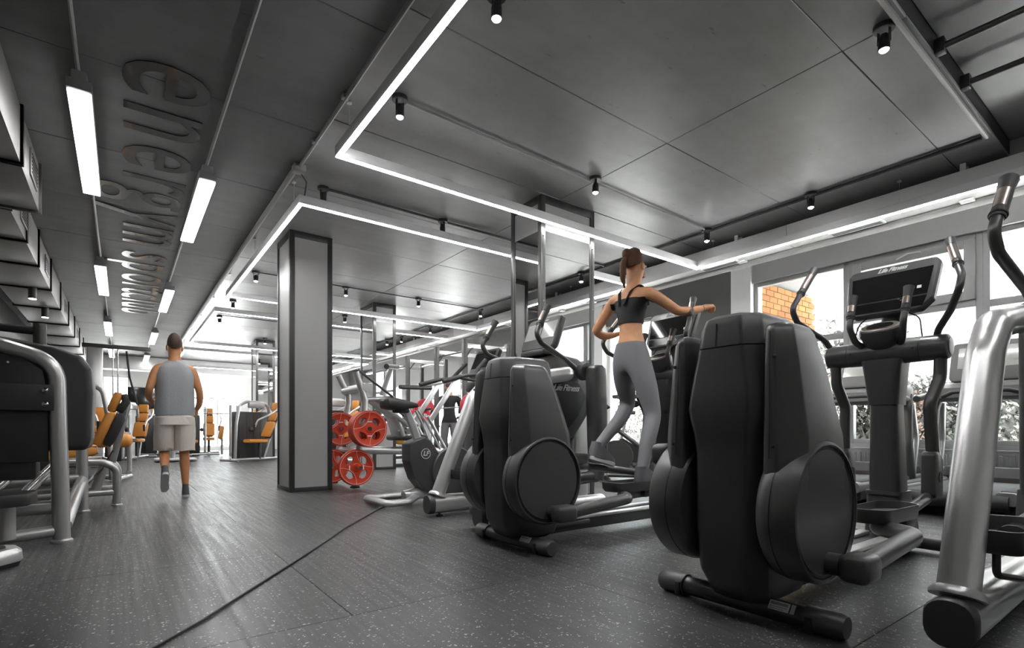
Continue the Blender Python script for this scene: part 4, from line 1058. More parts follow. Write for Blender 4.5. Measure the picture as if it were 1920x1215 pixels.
# ================================================================== STRENGTH AREA
def plate_mesh(R=.225, th=.048, rm=.125, dr=.042, aw=.46, n=72):
    mb = MB(); hole = .027
    cols = []
    for k in range(n):
        a = 2 * PI * k / n
        q = (a + PI / 4) % (PI / 2) - PI / 4          # holes centred on 0, 90, 180, 270 degrees
        h = dr * math.sqrt(max(0, 1 - (q / aw) ** 2)) if abs(q) < aw else 0
        cols.append((math.cos(a), math.sin(a), rm - h, rm + h))
    def prof(c, s, r, y): return (r * c, y, r * s)
    loops_in = []; loops_out = []
    for c, s, r1, r2 in cols:
        loops_in.append([prof(c, s, hole, -th * .5), prof(c, s, .045, -th * .5), prof(c, s, .055, -th * .36), prof(c, s, r1, -th * .36), prof(c, s, r1, th * .36), prof(c, s, .055, th * .36), prof(c, s, .045, th * .5), prof(c, s, hole, th * .5)])
        loops_out.append([prof(c, s, r2, -th * .36), prof(c, s, R - .035, -th * .36), prof(c, s, R - .022, -th * .5), prof(c, s, R - .006, -th * .5), prof(c, s, R, -th * .38), prof(c, s, R, th * .38), prof(c, s, R - .006, th * .5), prof(c, s, R - .022, th * .5), prof(c, s, R - .035, th * .36), prof(c, s, r2, th * .36)])
    mb.loft(loops_in, False, True); mb.loft(loops_out, False, True)
    return mb
PM = {}
def plate(label, loc, m='red_rubber', scale=1., group='red grip plates', rot=0., marks=True, axis='y', cat='weight plate'):
    key = m
    if key not in PM:
        me = plate_mesh().mesh('plate_body', 30); me.materials.append(MATS[m]); PM[key] = me
        if 'line' not in PM:
            lb = MB()
            for sgn in (-1,):
                y = sgn * .0255
                lb.tube([(.206 * math.cos(2 * PI * k / 48), y, .206 * math.sin(2 * PI * k / 48)) for k in range(49)], .0021, 0, 5, False)
                for q in (PI / 2, 1.5 * PI):
                    p0 = Vector((math.cos(q - PI / 4), 0, math.sin(q - PI / 4))) * .206; p1 = Vector((math.cos(q + PI / 4), 0, math.sin(q + PI / 4))) * .206; c = Vector((math.cos(q), 0, math.sin(q))) * .004
                    pts = []
                    for k in range(15):
                        s = k / 14; v = p0 * (1 - s) ** 2 + c * 2 * s * (1 - s) + p1 * s * s; pts.append((v.x, -.0185 - (.007 if v.length > .19 else 0), v.z))
                    lb.tube(pts, .0021, 0, 5)
            PM['line'] = lb.mesh('edge_line'); PM['line'].materials.append(MATS['sticker_white'])
            PM['mark'] = MB().box((.088 * math.cos(PI / 4), -.0180, .088 * math.sin(PI / 4)), (.055, .002, .012), 0, (0, PI / 4, 0)).mesh('mark'); PM['mark'].materials.append(MATS['sticker_white'])
    t = thing('weight_plate', label, cat, loc, 0, group)
    t.rotation_euler = (0, rot, 0) if axis == 'y' else (0, rot, PI / 2)
    if axis == 'x': t.rotation_euler = (0, 0, PI / 2)
    t.scale = (scale,) * 3
    inst('plate_body', PM[key], t)
    if marks: inst('edge_line', PM['line'], t); inst('mark', PM['mark'], t); inst('mark', PM['mark'], t, None, (0, PI, 0))
    return t

def plate_machine():
    t = thing('plate_loaded_machine', 'silver plate loaded lever machine holding the red plates', 'exercise machine', (2.3, 6.8, 0))
    o = Vector((2.3, 6.8, 0))
    def L(*p): return [tuple(Vector(q) - o) for q in p]
    MB().tube(L((2.33, 7.22, .02), (2.42, 7.22, .55), (2.54, 7.22, 1.10), (2.54, 7.22, 1.2), (2.40, 7.22, 1.48)), .038, .08, 14).build('upright', 'silver_paint', t)
    MB().tube(L((2.36, 6.47, .02), (2.42, 6.47, .55), (2.48, 6.47, .98), (2.49, 6.47, 1.1), (2.37, 6.47, 1.46)), .042, .08, 14).build('upright', 'silver_paint', t)
    for x, y in ((2.33, 7.22), (2.36, 6.47)): MB().lathe([(.06, 0), (.06, .012), (.045, .02)], Vector((x, y, 0)) - o, n=16).build('foot', 'soft_black', t)
    MB().tube(L((2.50, 6.42, 1.27), (2.50, 7.25, 1.27)), .055, 0, 16).build('cross_tube', 'silver_paint', t)
    MB().tube(L((2.40, 6.47, .46), (2.42, 7.22, .46)), .035, 0, 12).build('cross_tube', 'silver_paint', t)
    # plate horns
    for z, x in ((.74, 2.45), (.26, 2.33)):
        MB().tube(L((x, 6.47, z), (x, 6.19, z)), .024, 0, 14).build('plate_horn', 'chrome', t)
        MB().tube(L((x - .1, 7.22, z), (x - .1, 6.92, z)), .024, 0, 14).build('plate_horn', 'chrome', t)
    # lower beam to the seat end
    MB().tube(L((2.42, 6.85, .46), (4.0, 6.85, .40)), .045, 0, 14, True, .055).build('base_beam', 'silver_paint', t)
    MB().tube(L((4.0, 6.85, .42), (4.05, 6.85, .02)), .045, 0, 14).build('front_leg', 'silver_paint', t)
    MB().tube(L((4.05, 6.45, .04), (4.05, 7.25, .04)), .035, 0, 12).build('front_foot', 'silver_paint', t)
    # lever arms
    MB().tube(L((2.42, 6.55, 1.50), (2.9, 6.55, 1.17), (3.0, 6.6, .98), (3.3, 6.6, .78)), .016, .12, 10).build('lever_cable', 'gunmetal', t)
    MB().tube(L((2.52, 6.62, 1.12), (2.95, 6.62, 1.16)), .03, 0, 12).build('lever_arm', 'silver_paint', t)
    MB().box(tuple(Vector((2.95, 6.8, .96)) - o), (.62, .30, .05), .012, (0, .62, 0)).build('side_plate', 'silver_paint', t)
    MB().tube(L((2.75, 6.4, 1.55), (3.15, 6.95, 1.62)), .035, 0, 14).build('roller', 'gunmetal', t)
    MB().tube(L((2.95, 6.7, 1.58), (2.85, 6.8, 1.2)), .035, 0, 12).build('roller_post', 'light_silver', t)
    MB().tube(L((2.98, 6.5, 1.3), (3.5, 6.6, 1.32)), .03, 0, 12).build('handle', 'gunmetal', t)
    for y in (6.6, 7.1):
        MB().box(tuple(Vector((3.72, y, 1.18)) - o), (.07, .05, .78), .01, (0, .62, 0)).build('guide_rail', 'light_silver', t)
        MB().tube(L((3.35, y, 1.34), (3.92, y, 1.46)), .03, 0, 10).build('top_bar', 'light_silver', t)
        MB().tube(L((3.45, y, .92), (3.95, y, .10)), .025, 0, 10).build('strut', 'light_silver', t)
    MB().box(tuple(Vector((3.25, 6.85, .62)) - o), (.5, .34, .08), .03).build('seat_pad', 'dark_leather', t)
    MB().box(tuple(Vector((3.05, 6.85, .85)) - o), (.08, .34, .5), .03, (0, -.35, 0)).build('gusset_plate', 'silver_paint', t)
    for z in (.72, .86): MB().lathe([(.014, 0), (.014, .006)], Vector((3.05, 6.68, z)) - o, (0, -1, 0), 10).build('bolt', 'chrome', t)
plate_machine()
plate('front red plate on the upper near horn', (2.45, 6.225, .74), rot=-.785)
plate('second red plate behind the front one on the upper near horn', (2.45, 6.285, .74), rot=-.74)
plate('third red plate behind two others on the upper near horn', (2.45, 6.345, .74), rot=-.6)
plate('red plate on the lower near horn', (2.33, 6.35, .26), rot=.785)
plate('red plate on the far upper horn, half hidden by the column', (2.35, 6.98, .74), rot=-.785)
plate('red plate on the far lower horn, lowest beside the column', (2.23, 6.98, .25), rot=.9)
plate('red plate behind the other on the far upper horn', (2.35, 7.05, .74), rot=.8)

# ------------------------------------------------------------------ foreground weight machine on the left
mat('shroud_black', .032, .4, bump=.1, bscale=900)
def left_machine():
    t = thing('weight_machine', 'black weight machine with rounded silver frame on the left edge', 'exercise machine', (-.6, 4.9, 0))
    o = Vector((-.6, 4.9, 0))
    def L(*p): return [tuple(Vector(q) - o) for q in p]
    def B(lo, hi, *a): return [tuple(Vector(lo) - o), tuple(Vector(hi) - o)]
    MB().tube(L((-.31, 4.45, 0), (-.335, 4.45, 1.16), (-.60, 4.45, 1.245), (-1.6, 4.45, 1.29)), .046, .20, 18, True, None, (0, 1, 0), 8).build('front_frame', 'silver_paint', t)
    MB().lathe([(.058, 0), (.058, .012), (.048, .022)], Vector((-.31, 4.45, 0)) - o, n=20).build('foot', 'silver_paint', t)
    MB().prism([(-1.6, .52), (-.372, .52), (-.378, .95), (-.40, 1.10), (-.50, 1.18), (-.70, 1.205), (-1.6, 1.25)], 'y', 4.43, 4.455, .004).xf(Matrix.Translation(-o)).build('front_panel', 'panel_black', t)
    br = MB().boxr(*B((-1.6, 4.395, .845), (-.345, 4.43, 1.01)), .004).build('bolted_plate', 'trim_dark', t)
    for z in (.885, .972): MB().lathe([(.017, 0), (.017, .006), (.010, .010)], Vector((-.385, 4.395, z)) - o, (0, -1, 0), 14).build('bolt', 'chrome', br)
    MB().lathe([(.007, 0), (.007, .004)], Vector((-.56, 4.43, 1.14)) - o, (0, -1, 0), 10).build('bolt', 'chrome', t)
    sec = [(-1.6, .60), (-.185, .585), (-.165, .66), (-.155, .98), (-.165, 1.14), (-.21, 1.215), (-.36, 1.275), (-.6, 1.31), (-1.6, 1.34)]
    MB().prism(sec, 'y', 4.52, 5.10, .035, 3, .05).xf(Matrix.Translation(-o)).build('stack_shroud', 'shroud_black', t)
    MB().tube(L((-1.6, 4.6, 1.41), (-.45, 4.6, 1.37)), .026, 0, 12).build('grip_bar', 'soft_black', t)
    MB().tube(L((-.43, 4.6, 1.25), (-.43, 4.6, 1.42)), .035, 0, 14).build('bar_socket', 'gunmetal', t)
    # rear post and floor rails
    MB().tube(L((-.275, 5.96, 0), (-.285, 5.96, 1.0)), .042, 0, 14).build('rear_post', 'silver_paint', t)
    MB().lathe([(.055, 0), (.055, .012), (.045, .02)], Vector((-.275, 5.96, 0)) - o, n=16).build('foot', 'silver_paint', t)
    MB().tube(L((-.30, 4.47, .10), (-.28, 5.93, .28)), .042, 0, 14).build('side_rail', 'silver_paint', t)
    MB().tube(L((-1.6, 4.32, .05), (-.75, 4.36, .055), (-.35, 4.45, .075)), .036, .1, 12).build('floor_rail', 'silver_paint', t)
    MB().tube(L((-1.6, 4.95, .16), (-.32, 4.98, .16)), .04, 0, 12).build('floor_rail', 'silver_paint', t)
    MB().tube(L((-1.6, 5.9, .22), (-.30, 5.94, .30)), .036, 0, 12).build('floor_rail', 'silver_paint', t)
    for x in (-.62, -.82): MB().tube(L((x, 4.9, .18), (x + .16, 5.8, .42)), .035, 0, 10).build('guide_tube', 'chrome', t)
    # padded foot rest on a post
    MB().tube(L((-.56, 4.36, .06), (-.56, 4.36, .27)), .045, 0, 14).build('pad_post', 'silver_paint', t)
    pad = [(v.x, v.y) for v in fillet([(-1.5, 4.20, 0), (-.70, 4.18, 0), (-.62, 4.14, 0), (-.44, 4.20, 0), (-.42, 4.42, 0), (-.52, 4.50, 0), (-1.5, 4.50, 0)], .05, 4, True)]
    MB().prism(pad, 'z', .27, .345, .012, 2).xf(Matrix.Translation(-o)).build('pad', 'dark_leather', t)
    MB().boxr(*B((-.80, 4.55, .40), (-.44, 4.75, .56)), .02).build('linkage_box', 'gunmetal', t)
    MB().boxr(*B((-.95, 4.6, .3), (-.86, 4.7, .6)), .01).build('linkage_bar', 'trim_dark', t)
    MB().lathe([(.03, -.05), (.12, -.045), (.12, .045), (.03, .05)], Vector((-.86, 4.34, .20)) - o, (1, 0, 0), 24).build('pulley', 'soft_black', t)
    for x in (-.80, -.92): MB().box(tuple(Vector((x, 4.34, .18)) - o), (.012, .10, .30), .004).build('pulley_plate', 'silver_paint', t)
    MB().tube(L((-.30, 5.2, .60), (-.22, 5.25, .62)), .035, 0, 12).build('knob_post', 'gunmetal', t)
    MB().sphere(Vector((-.22, 5.25, .62)) - o, .04, 8).build('knob', 'soft_black', t)
left_machine()

def step_platform():
    t = thing('foot_platform', 'low silver foot platform with dark top in the bottom left corner', 'platform', (-.75, 3.80, 0))
    base = fillet([(-.5, -.14, 0), (.22, -.14, 0), (.33, .0, 0), (.31, .13, 0), (.2, .17, 0), (-.5, .17, 0)], .06, 5, True)
    c = Vector((-.05, .0, 0))
    def ring(k, z): return [c + (p - c) * k + Vector((0, 0, z)) for p in base]
    MB().loft([ring(.96, .0), ring(.98, .025)]).build('rubber_base', 'soft_black', t)
    MB().loft([ring(.98, .025), ring(1.0, .035), ring(.99, .075), ring(.93, .095), ring(.80, .098)]).build('body', 'light_silver', t)
    MB().loft([ring(.82, .0985), ring(.80, .1005)]).build('tread', 'trim_dark', t)
    text_part('tread_lettering', 'LS', .09, 'logo_grey', t, frame_m((.06, .01, .1015), (1, 0, 0), (0, 1, 0)), .0008, .3)
step_platform()

# ------------------------------------------------------------------ seated machine with orange back, side-on
def pad_loft(mb, pts, w, th, r=.03):
    """padded cushion along a polyline in the x-z plane, w across y, th thick"""
    P = [Vector(p) for p in pts]; loops = []
    for i, p in enumerate(P):
        a = P[max(i - 1, 0)]; b = P[min(i + 1, len(P) - 1)]; d = (b - a).normalized(); nrm = Vector((d.z, 0, -d.x))
        k = .72 if i in (0, len(P) - 1) else 1.
        loops.append([p + nrm * (q[1] * k) + Vector((0, q[0] * (.9 if k < 1 else 1), 0)) for q in rrect(w, th, r, 4)])
    return mb.loft(loops)

def orange_seat_machine():
    t = thing('seated_press_machine', 'seated machine with tall orange and black backrest by the walking man', 'exercise machine', (-.165, 6.5, 0))
    # local x to the right; the user faces left
    pad_loft(MB(), [(-.02, 0, .58), (-.015, 0, .62), (.075, 0, .86), (.08, 0, .89)], .30, .085).build('back_pad', 'orange_leather', t)
    pad_loft(MB(), [(.085, 0, .905), (.09, 0, .93), (.135, 0, 1.06), (.14, 0, 1.09)], .26, .075).build('head_pad', 'orange_leather', t)
    pad_loft(MB(), [(.05, 0, .57), (.07, 0, .62), (.155, 0, .84), (.15, 0, .885)], .31, .085, .02).build('back_shell', 'dark_leather', t)
    pad_loft(MB(), [(.145, 0, .90), (.16, 0, .93), (.20, 0, 1.0), (.185, 0, 1.075)], .27, .07, .02).build('head_shell', 'dark_leather', t)
    MB().prism([(.06, .40), (.12, .40), (.24, .96), (.235, 1.02), (.20, .98)], 'y', -.025, .025, .006).build('back_plate', 'silver_paint', t)
    pad_loft(MB(), [(-.42, 0, .49), (-.40, 0, .49), (-.06, 0, .52), (-.02, 0, .53)], .34, .09).build('seat_pad', 'orange_leather', t)
    for s in (-1, 1):
        MB().tube([(-.35, s * .24, .43), (.02, s * .24, .42), (.13, s * .24, .36), (.13, s * .24, .02)], .035, .12, 14).build('curved_leg', 'silver_paint', t)
        MB().lathe([(.045, 0), (.045, .012), (.036, .02)], (.13, s * .24, 0), n=14).build('foot', 'silver_paint', t)
        MB().tube([(-.6, s * .24, .12), (.12, s * .24, .13)], .028, 0, 12).build('floor_rail', 'silver_paint', t)
    MB().tube([(.0, -.24, .42), (.0, .24, .42)], .03, 0, 12).build('cross_bar', 'gunmetal', t)
    MB().tube([(-.05, 0, .1), (.05, 0, .45)], .04, 0, 12).build('seat_post', 'silver_paint', t)
    MB().tube([(-.2, -.05, .1), (.02, -.05, .35), (.1, -.05, .52)], .014, .08, 8).build('lever', 'chrome', t)
    MB().boxr((-.3, -.14, .22), (-.1, .1, .36), .02).build('linkage_box', 'silver_paint', t)
    MB().tube([(-.6, 0, .05), (-.1, 0, .05)], .03, 0, 12).build('centre_rail', 'silver_paint', t)
orange_seat_machine()

# ------------------------------------------------------------------ generic selectorised machines in the distance
def make_stack_machine():
    t = thing('seated_weight_machine', 'x', 'exercise machine', (0, 0, 0), 0, 'orange padded weight machines at the back')
    # user faces -x, weight stack behind the seat on the +y side
    MB().tube([(-.62, .1, .02), (-.58, .1, .9), (-.50, .1, 1.36), (-.30, .1, 1.45), (.12, .1, 1.45), (.30, .1, 1.38), (.42, .1, .9)], .036, .14, 12, True, None, (0, 1, 0)).build('frame_arch', 'silver_paint', t)
    MB().boxr((-.40, .26, .06), (.40, .62, 1.22), .03).build('stack_shroud', 'black_plastic', t)
    for x in (-.2, .0, .2): MB().boxr((x - .006, .255, .1), (x + .006, .262, 1.15)).build('shroud_rib', 'trim_dark', t)
    MB().boxr((-.25, .05, 1.30), (.2, .16, 1.46), .03).build('head_box', 'silver_paint', t)
    MB().tube([(-.8, 0, .06), (.75, 0, .06)], .036, 0, 12).build('floor_rail', 'silver_paint', t)
    MB().tube([(-.78, -.3, .05), (-.78, .45, .05)], .032, 0, 12).build('floor_rail', 'silver_paint', t)
    MB().tube([(.55, -.3, .05), (.55, .5, .05)], .032, 0, 12).build('floor_rail', 'silver_paint', t)
    MB().tube([(.12, 0, .05), (.30, 0, .55), (.50, 0, 1.25)], .03, 0, 12).build('back_post', 'silver_paint', t)
    MB().tube([(.0, 0, .06), (.0, 0, .46)], .04, 0, 12).build('seat_post', 'gunmetal', t)
    pad_loft(MB(), [(-.36, 0, .50), (-.33, 0, .50), (.10, 0, .50), (.14, 0, .50)], .34, .085).build('seat_pad', 'orange_leather', t)
    pad_loft(MB(), [(.17, 0, .60), (.18, 0, .63), (.33, 0, .94), (.34, 0, .97)], .34, .085).build('back_pad', 'orange_leather', t)
    pad_loft(MB(), [(.355, 0, 1.0), (.36, 0, 1.02), (.43, 0, 1.19), (.435, 0, 1.21)], .27, .08).build('back_pad', 'orange_leather', t)
    pad_loft(MB(), [(.45, 0, 1.24), (.455, 0, 1.26), (.475, 0, 1.43), (.478, 0, 1.45)], .24, .075).build('head_pad', 'orange_leather', t)
    pad_loft(MB(), [(.24, 0, .56), (.26, 0, .62), (.46, 0, 1.1), (.53, 0, 1.42)], .24, .05, .015).build('back_shell', 'dark_leather', t)
    for s in (-1, 1):
        MB().tube([(.35, s * .30, 1.30), (.0, s * .36, 1.12), (-.28, s * .34, 1.0), (-.34, s * .30, .82)], .022, .1, 10).build('press_arm', 'light_silver', t)
        MB().tube([(-.34, s * .30, .90), (-.34, s * .30, .74)], .028, 0, 10).build('grip', 'soft_black', t)
    MB().sphere((-.1, .2, .78), .055, 8).build('pin_knob', 'gunmetal', t)
    return t
g0 = make_stack_machine(); g0.location = (2.58, 13.3, 0); g0.rotation_euler.z = .40; g0.scale = (.88, .88, .95); g0['label'] = 'orange seated weight machine just left of the pale column'
for p, rz, lb in (((2.05, 17.6, 0), 1.45, 'orange weight machine facing the camera in front of the far window'),
                  ((.30, 15.9, 0), 1.2, 'weight machine left of the walking man at the far end'),
                  ((-.62, 9.5, 0), 2.9, 'orange weight machine behind the tall orange backrest'),
                  ((3.75, 11.2, 0), .3, 'weight machine mostly hidden by the pale column'),
                  ((.95, 18.9, 0), 1.9, 'farthest weight machine under the far television')):
    clone(g0, p, rz, lb)

def leg_curl():
    t = thing('leg_curl_machine', 'low machine with fat orange roller behind the orange backrest', 'exercise machine', (-.26, 10.6, 0))
    MB().tube([(-.35, -.22, .56), (.32, -.22, .56)], .11, 0, 20, True, None, (0, 0, 1), 5, True).build('roller_pad', 'orange_leather', t)
    MB().tube([(-.42, -.22, .56), (.45, -.22, .56)], .02, 0, 10).build('roller_axle', 'chrome', t)
    pad_loft(MB(), [(-.35, .1, .72), (-.3, .1, .73), (.25, .1, .73), (.3, .1, .72)], .4, .09).build('seat_pad', 'orange_leather', t)
    bp = pad_loft(MB(), [(-.02, .35, .80), (-.02, .35, .84), (-.02, .35, 1.05), (-.02, .35, 1.1)], .10, .42, .04); bp.build('back_pad', 'orange_leather', t)
    for s in (-1, 1):
        MB().tube([(s * .36, -.2, .03), (s * .36, -.2, .5)], .035, 0, 12).build('leg', 'silver_paint', t)
        MB().tube([(s * .36, -.3, .05), (s * .36, .6, .05)], .032, 0, 12).build('floor_rail', 'silver_paint', t)
        MB().tube([(s * .36, .5, .03), (s * .36, .3, .68)], .03, 0, 12).build('strut', 'silver_paint', t)
    MB().tube([(-.36, .3, .66), (.36, .3, .66)], .03, 0, 12).build('cross_bar', 'silver_paint', t)
leg_curl()

def rowing_frame():
    t = thing('lat_machine', 'silver frame with dark grips and grey pads under the far television', 'exercise machine', (.95, 14.4, 0))
    MB().tube([(.0, 0, .02), (.0, 0, 1.0)], .05, 0, 12).build('mast', 'light_silver', t)
    MB().boxr((-.35, -.3, .02), (.45, .3, .08), .02).build('base', 'silver_paint', t)
    for s in (-1, 1):
        MB().tube([(.0, s * .05, .95), (s * .22, -.05, .95), (s * .26, -.1, 1.05), (s * .26, -.1, 1.3)], .022, .06, 10).build('grip_arm', 'gunmetal', t)
    MB().box((.25, .2, .65), (.45, .3, .34), .05).build('pad', 'dark_leather', t)
    MB().box((.25, .1, .46), (.5, .32, .08), .03).build('seat_pad', 'orange_leather', t)
    MB().box((.3, .3, 1.0), (.4, .2, .25), .05).build('upper_pad', 'dark_leather', t)
rowing_frame()

def cable_tower():
    t = thing('cable_tower', 'pale cable tower rising behind the orange backrest', 'exercise machine', (-.42, 13.2, 0))
    MB().boxr((-.12, -.12, 0), (.12, .12, 2.35), .02).build('mast', 'light_silver', t)
    MB().boxr((-.3, -.25, 0), (.3, .25, .05), .02).build('base', 'silver_paint', t)
    MB().boxr((-.2, -.08, 2.35), (.9, .08, 2.43), .01).build('top_beam', 'gunmetal', t)
    for x in (.28, .36): MB().tube([(x, 0, 2.35), (x, 0, .1)], .012, 0, 8).build('guide_rod', 'chrome', t)
    MB().boxr((.22, -.1, .1), (.42, .1, .95), .01).build('weight_stack', 'soft_black', t)
    MB().tube([(.5, 0, 2.33), (.55, -.02, 1.8), (.68, -.05, 1.25)], .018, .3, 8).build('cable', 'soft_black', t)
cable_tower()

def bench_rack():
    t = thing('bench_rack', 'pale bench rack holding a barbell before the far window', 'exercise machine', (2.62, 17.0, 0))
    for s in (-1, 1): MB().tube([(s * .12, .2 * s, 0), (s * .12, .2 * s, 1.45)], .04, 0, 12).build('upright', 'light_silver', t)
    MB().tube([(-.1, -.25, .05), (.15, .9, .05)], .035, 0, 12).build('floor_rail', 'silver_paint', t)
    pad_loft(MB(), [(-.42, -.35, .48), (-.40, -.35, .5), (-.36, -.35, .8), (-.35, -.35, .84)], .3, .09).build('pad', 'orange_leather', t)
    MB().tube([(-.36, -.35, .05), (-.36, -.35, .5)], .03, 0, 10).build('pad_post', 'silver_paint', t)
    b = thing('barbell', 'barbell with a grey plate on the far bench rack', 'barbell', (2.62, 16.98, 1.2))
    MB().tube([(-.9, 0, 0), (.9, 0, 0)], .014, 0, 10).build('bar', 'chrome', b)
    MB().lathe([(.03, -.02), (.2, -.02), (.2, .02), (.03, .02)], (.45, 0, 0), (1, 0, 0), 28).build('plate', 'light_silver', b)
    MB().lathe([(.025, -.06), (.025, .06)], (.52, 0, 0), (1, 0, 0), 14).build('collar', 'gunmetal', b)
bench_rack()

# ------------------------------------------------------------------ squat racks on the right
def rack(label, x, y0, y1, h=2.36):
    t = thing('squat_rack', label, 'squat rack', (x, (y0 + y1) / 2, 0), 0, 'black squat racks')
    hy = (y1 - y0) / 2
    for xx in (0, .95):
        for s in (-1, 1):
            MB().boxr((xx - .04, s * hy - .04, 0), (xx + .04, s * hy + .04, h), .004).build('upright', 'gunmetal', t)
            for k in range(9): MB().boxr((xx - .0415, s * hy - .009, .5 + k * .2), (xx - .0395, s * hy + .009, .518 + k * .2)).build('pin_hole', 'soft_black', t) if xx == 0 else None
    for s in (-1, 1):
        MB().boxr((0, s * hy - .03, h - .14), (.95, s * hy + .03, h - .07), .004).build('top_beam', 'light_silver', t)
        MB().boxr((0, s * hy - .03, .03), (.95, s * hy + .03, .10), .004).build('floor_beam', 'gunmetal', t)
        MB().tube([(0, s * hy, h - .35), (.18, s * hy, h - .12)], .015, 0, 8).build('gusset', 'gunmetal', t)
        MB().boxr((-.12, s * hy - .035, 1.02), (-.04, s * hy + .035, 1.12), .006).build('bar_hook', 'trim_dark', t)
    MB().tube([(.05, -hy, h - .2), (.05, hy, h - .2)], .016, 0, 10).build('pull_up_bar', 'gunmetal', t)
    MB().tube([(.95, -hy, h - .06), (.95, hy, h - .06)], .03, 0, 10).build('rear_beam', 'light_silver', t)
    return t
rack('squat rack nearest the mirrored column', 4.95, 8.05, 9.1)
rack('squat rack farther back with a pull up bar', 5.05, 10.6, 11.8)
def barbell(label, p, L=1.0):
    b = thing('barbell', label, 'barbell', p)
    MB().tube([(0, -L, 0), (0, L, 0)], .014, 0, 10).build('bar', 'chrome', b)
    for s in (-1, 1): MB().lathe([(.014, .62 * L), (.026, .63 * L), (.026, .98 * L)], (0, 0, 0), (0, s, 0), 14).build('sleeve', 'gunmetal', b)
barbell('barbell resting on the near squat rack with red plates', (4.87, 8.58, 1.14))
plate('pink red plate on the near end of the rack barbell', (4.87, 7.72, 1.14), 'pink_red', .95, 'plates on the rack barbell', 0, False)
plate('pink red plate on the far end of the rack barbell', (4.87, 9.44, 1.14), 'pink_red', .95, 'plates on the rack barbell', 0, False)
def plate_tree():
    t = thing('plate_tree', 'low rack holding grey plates beside the squat rack', 'plate rack', (4.6, 9.75, 0))
    MB().boxr((-.3, -.05, .0), (.3, .05, .06), .01).build('base', 'gunmetal', t)
    MB().boxr((-.03, -.03, .06), (.03, .03, 1.24), .005).build('mast', 'gunmetal', t)
    MB().boxr((-.52, -.025, .74), (.03, .025, .80), .005).build('arm', 'gunmetal', t)
    for x, z, L in ((-.10, .78, .30), (-.42, .76, .24), (0, 1.15, .2)): MB().tube([(x, 0, z), (x, -L, z)], .022, 0, 12).build('peg', 'chrome', t)
    MB().boxr((-.36, .02, .83), (.03, .30, .853), .004).build('upper_shelf', 'light_silver', t)
    MB().boxr((-.7, -.2, .40), (.55, .1, .44), .008).build('shelf', 'light_silver', t)
    return t
plate_tree()
plate('grey plate with yellow openings on the low rack', (4.5, 9.52, .78), 'grey_plate', .9, 'grey plates by the racks', .4, False)
plate('other grey plate on the low rack', (4.18, 9.60, .76), 'grey_plate', .85, 'grey plates by the racks', .2, False)
plate('small red plate above the grey plates', (4.60, 9.63, 1.15), 'pink_red', .62, 'plates on the rack barbell', 0, False)
def kettlebell(label, p, m='yellow_rubber', s=1.):
    k = thing('kettlebell', label, 'kettlebell', p, .4, 'yellow kettlebells'); k.scale = (s, s, s)
    MB().lathe([(.05, 0), (.085, .01), (.11, .06), (.11, .12), (.085, .18), (.04, .205), (.005, .21)], n=24).build('ball', m, k)
    MB().tube([(-.065, 0, .15), (-.075, 0, .25), (-.04, 0, .29), (.04, 0, .29), (.075, 0, .25), (.065, 0, .15)], .018, .04, 12).build('handle', m, k)
kettlebell('yellow kettlebell on the low rack shelf', (4.45, 9.7, .44))
kettlebell('smaller yellow kettlebell above the shelf one', (4.40, 9.93, .853), 'yellow_rubber', .8)
def bumper(label, p):
    b = thing('bumper_plate', label, 'weight plate', p); 
    MB().lathe([(.03, -.045), (.10, -.045), (.11, -.035), (.17, -.035), (.18, -.05), (.225, -.05), (.232, -.04), (.232, .04), (.225, .05), (.18, .05), (.17, .035), (.11, .035), (.10, .045), (.03, .045)], (0, 0, .232), (.35, 1, 0), 40).build('plate_body', 'pink_red', b)
    MB().lathe([(.03, -.048), (.05, -.048), (.05, .048), (.03, .048)], (0, 0, .232), (.35, 1, 0), 20).build('hub_ring', 'chrome', b)
bumper('thick pink red bumper plate standing on the floor behind the bike', (3.9, 7.35, 0))

# ================================================================== PEOPLE
def skin_mesh(J, E, root, sub=2):
    """J: name -> (x,y,z,r) or (x,y,z,rx,ry); one continuous skin surface"""
    names = list(J); idx = {n: i for i, n in enumerate(names)}
    me = bpy.data.meshes.new('skeleton'); me.from_pydata([J[n][:3] for n in names], [(idx[a], idx[b]) for a, b in E], [])
    o = bpy.data.objects.new('skeleton', me); COL.objects.link(o)
    m = o.modifiers.new('skin', 'SKIN'); m.use_smooth_shade = True; m.branch_smoothing = .6
    for n in names:
        sv = me.skin_vertices[0].data[idx[n]]; q = J[n]
        sv.radius = (q[3], q[4] if len(q) > 4 else q[3]); sv.use_root = (n == root)
    s = o.modifiers.new('sub', 'SUBSURF'); s.levels = sub; s.render_levels = sub
    dg = bpy.context.evaluated_depsgraph_get(); dg.update()
    r = bpy.data.meshes.new_from_object(o.evaluated_get(dg))
    COL.objects.unlink(o); bpy.data.objects.remove(o)
    mb = MB(); mb.v = [tuple(v.co) for v in r.vertices]; mb.f = [tuple(p.vertices) for p in r.polygons]
    bpy.data.meshes.remove(r)
    return mb

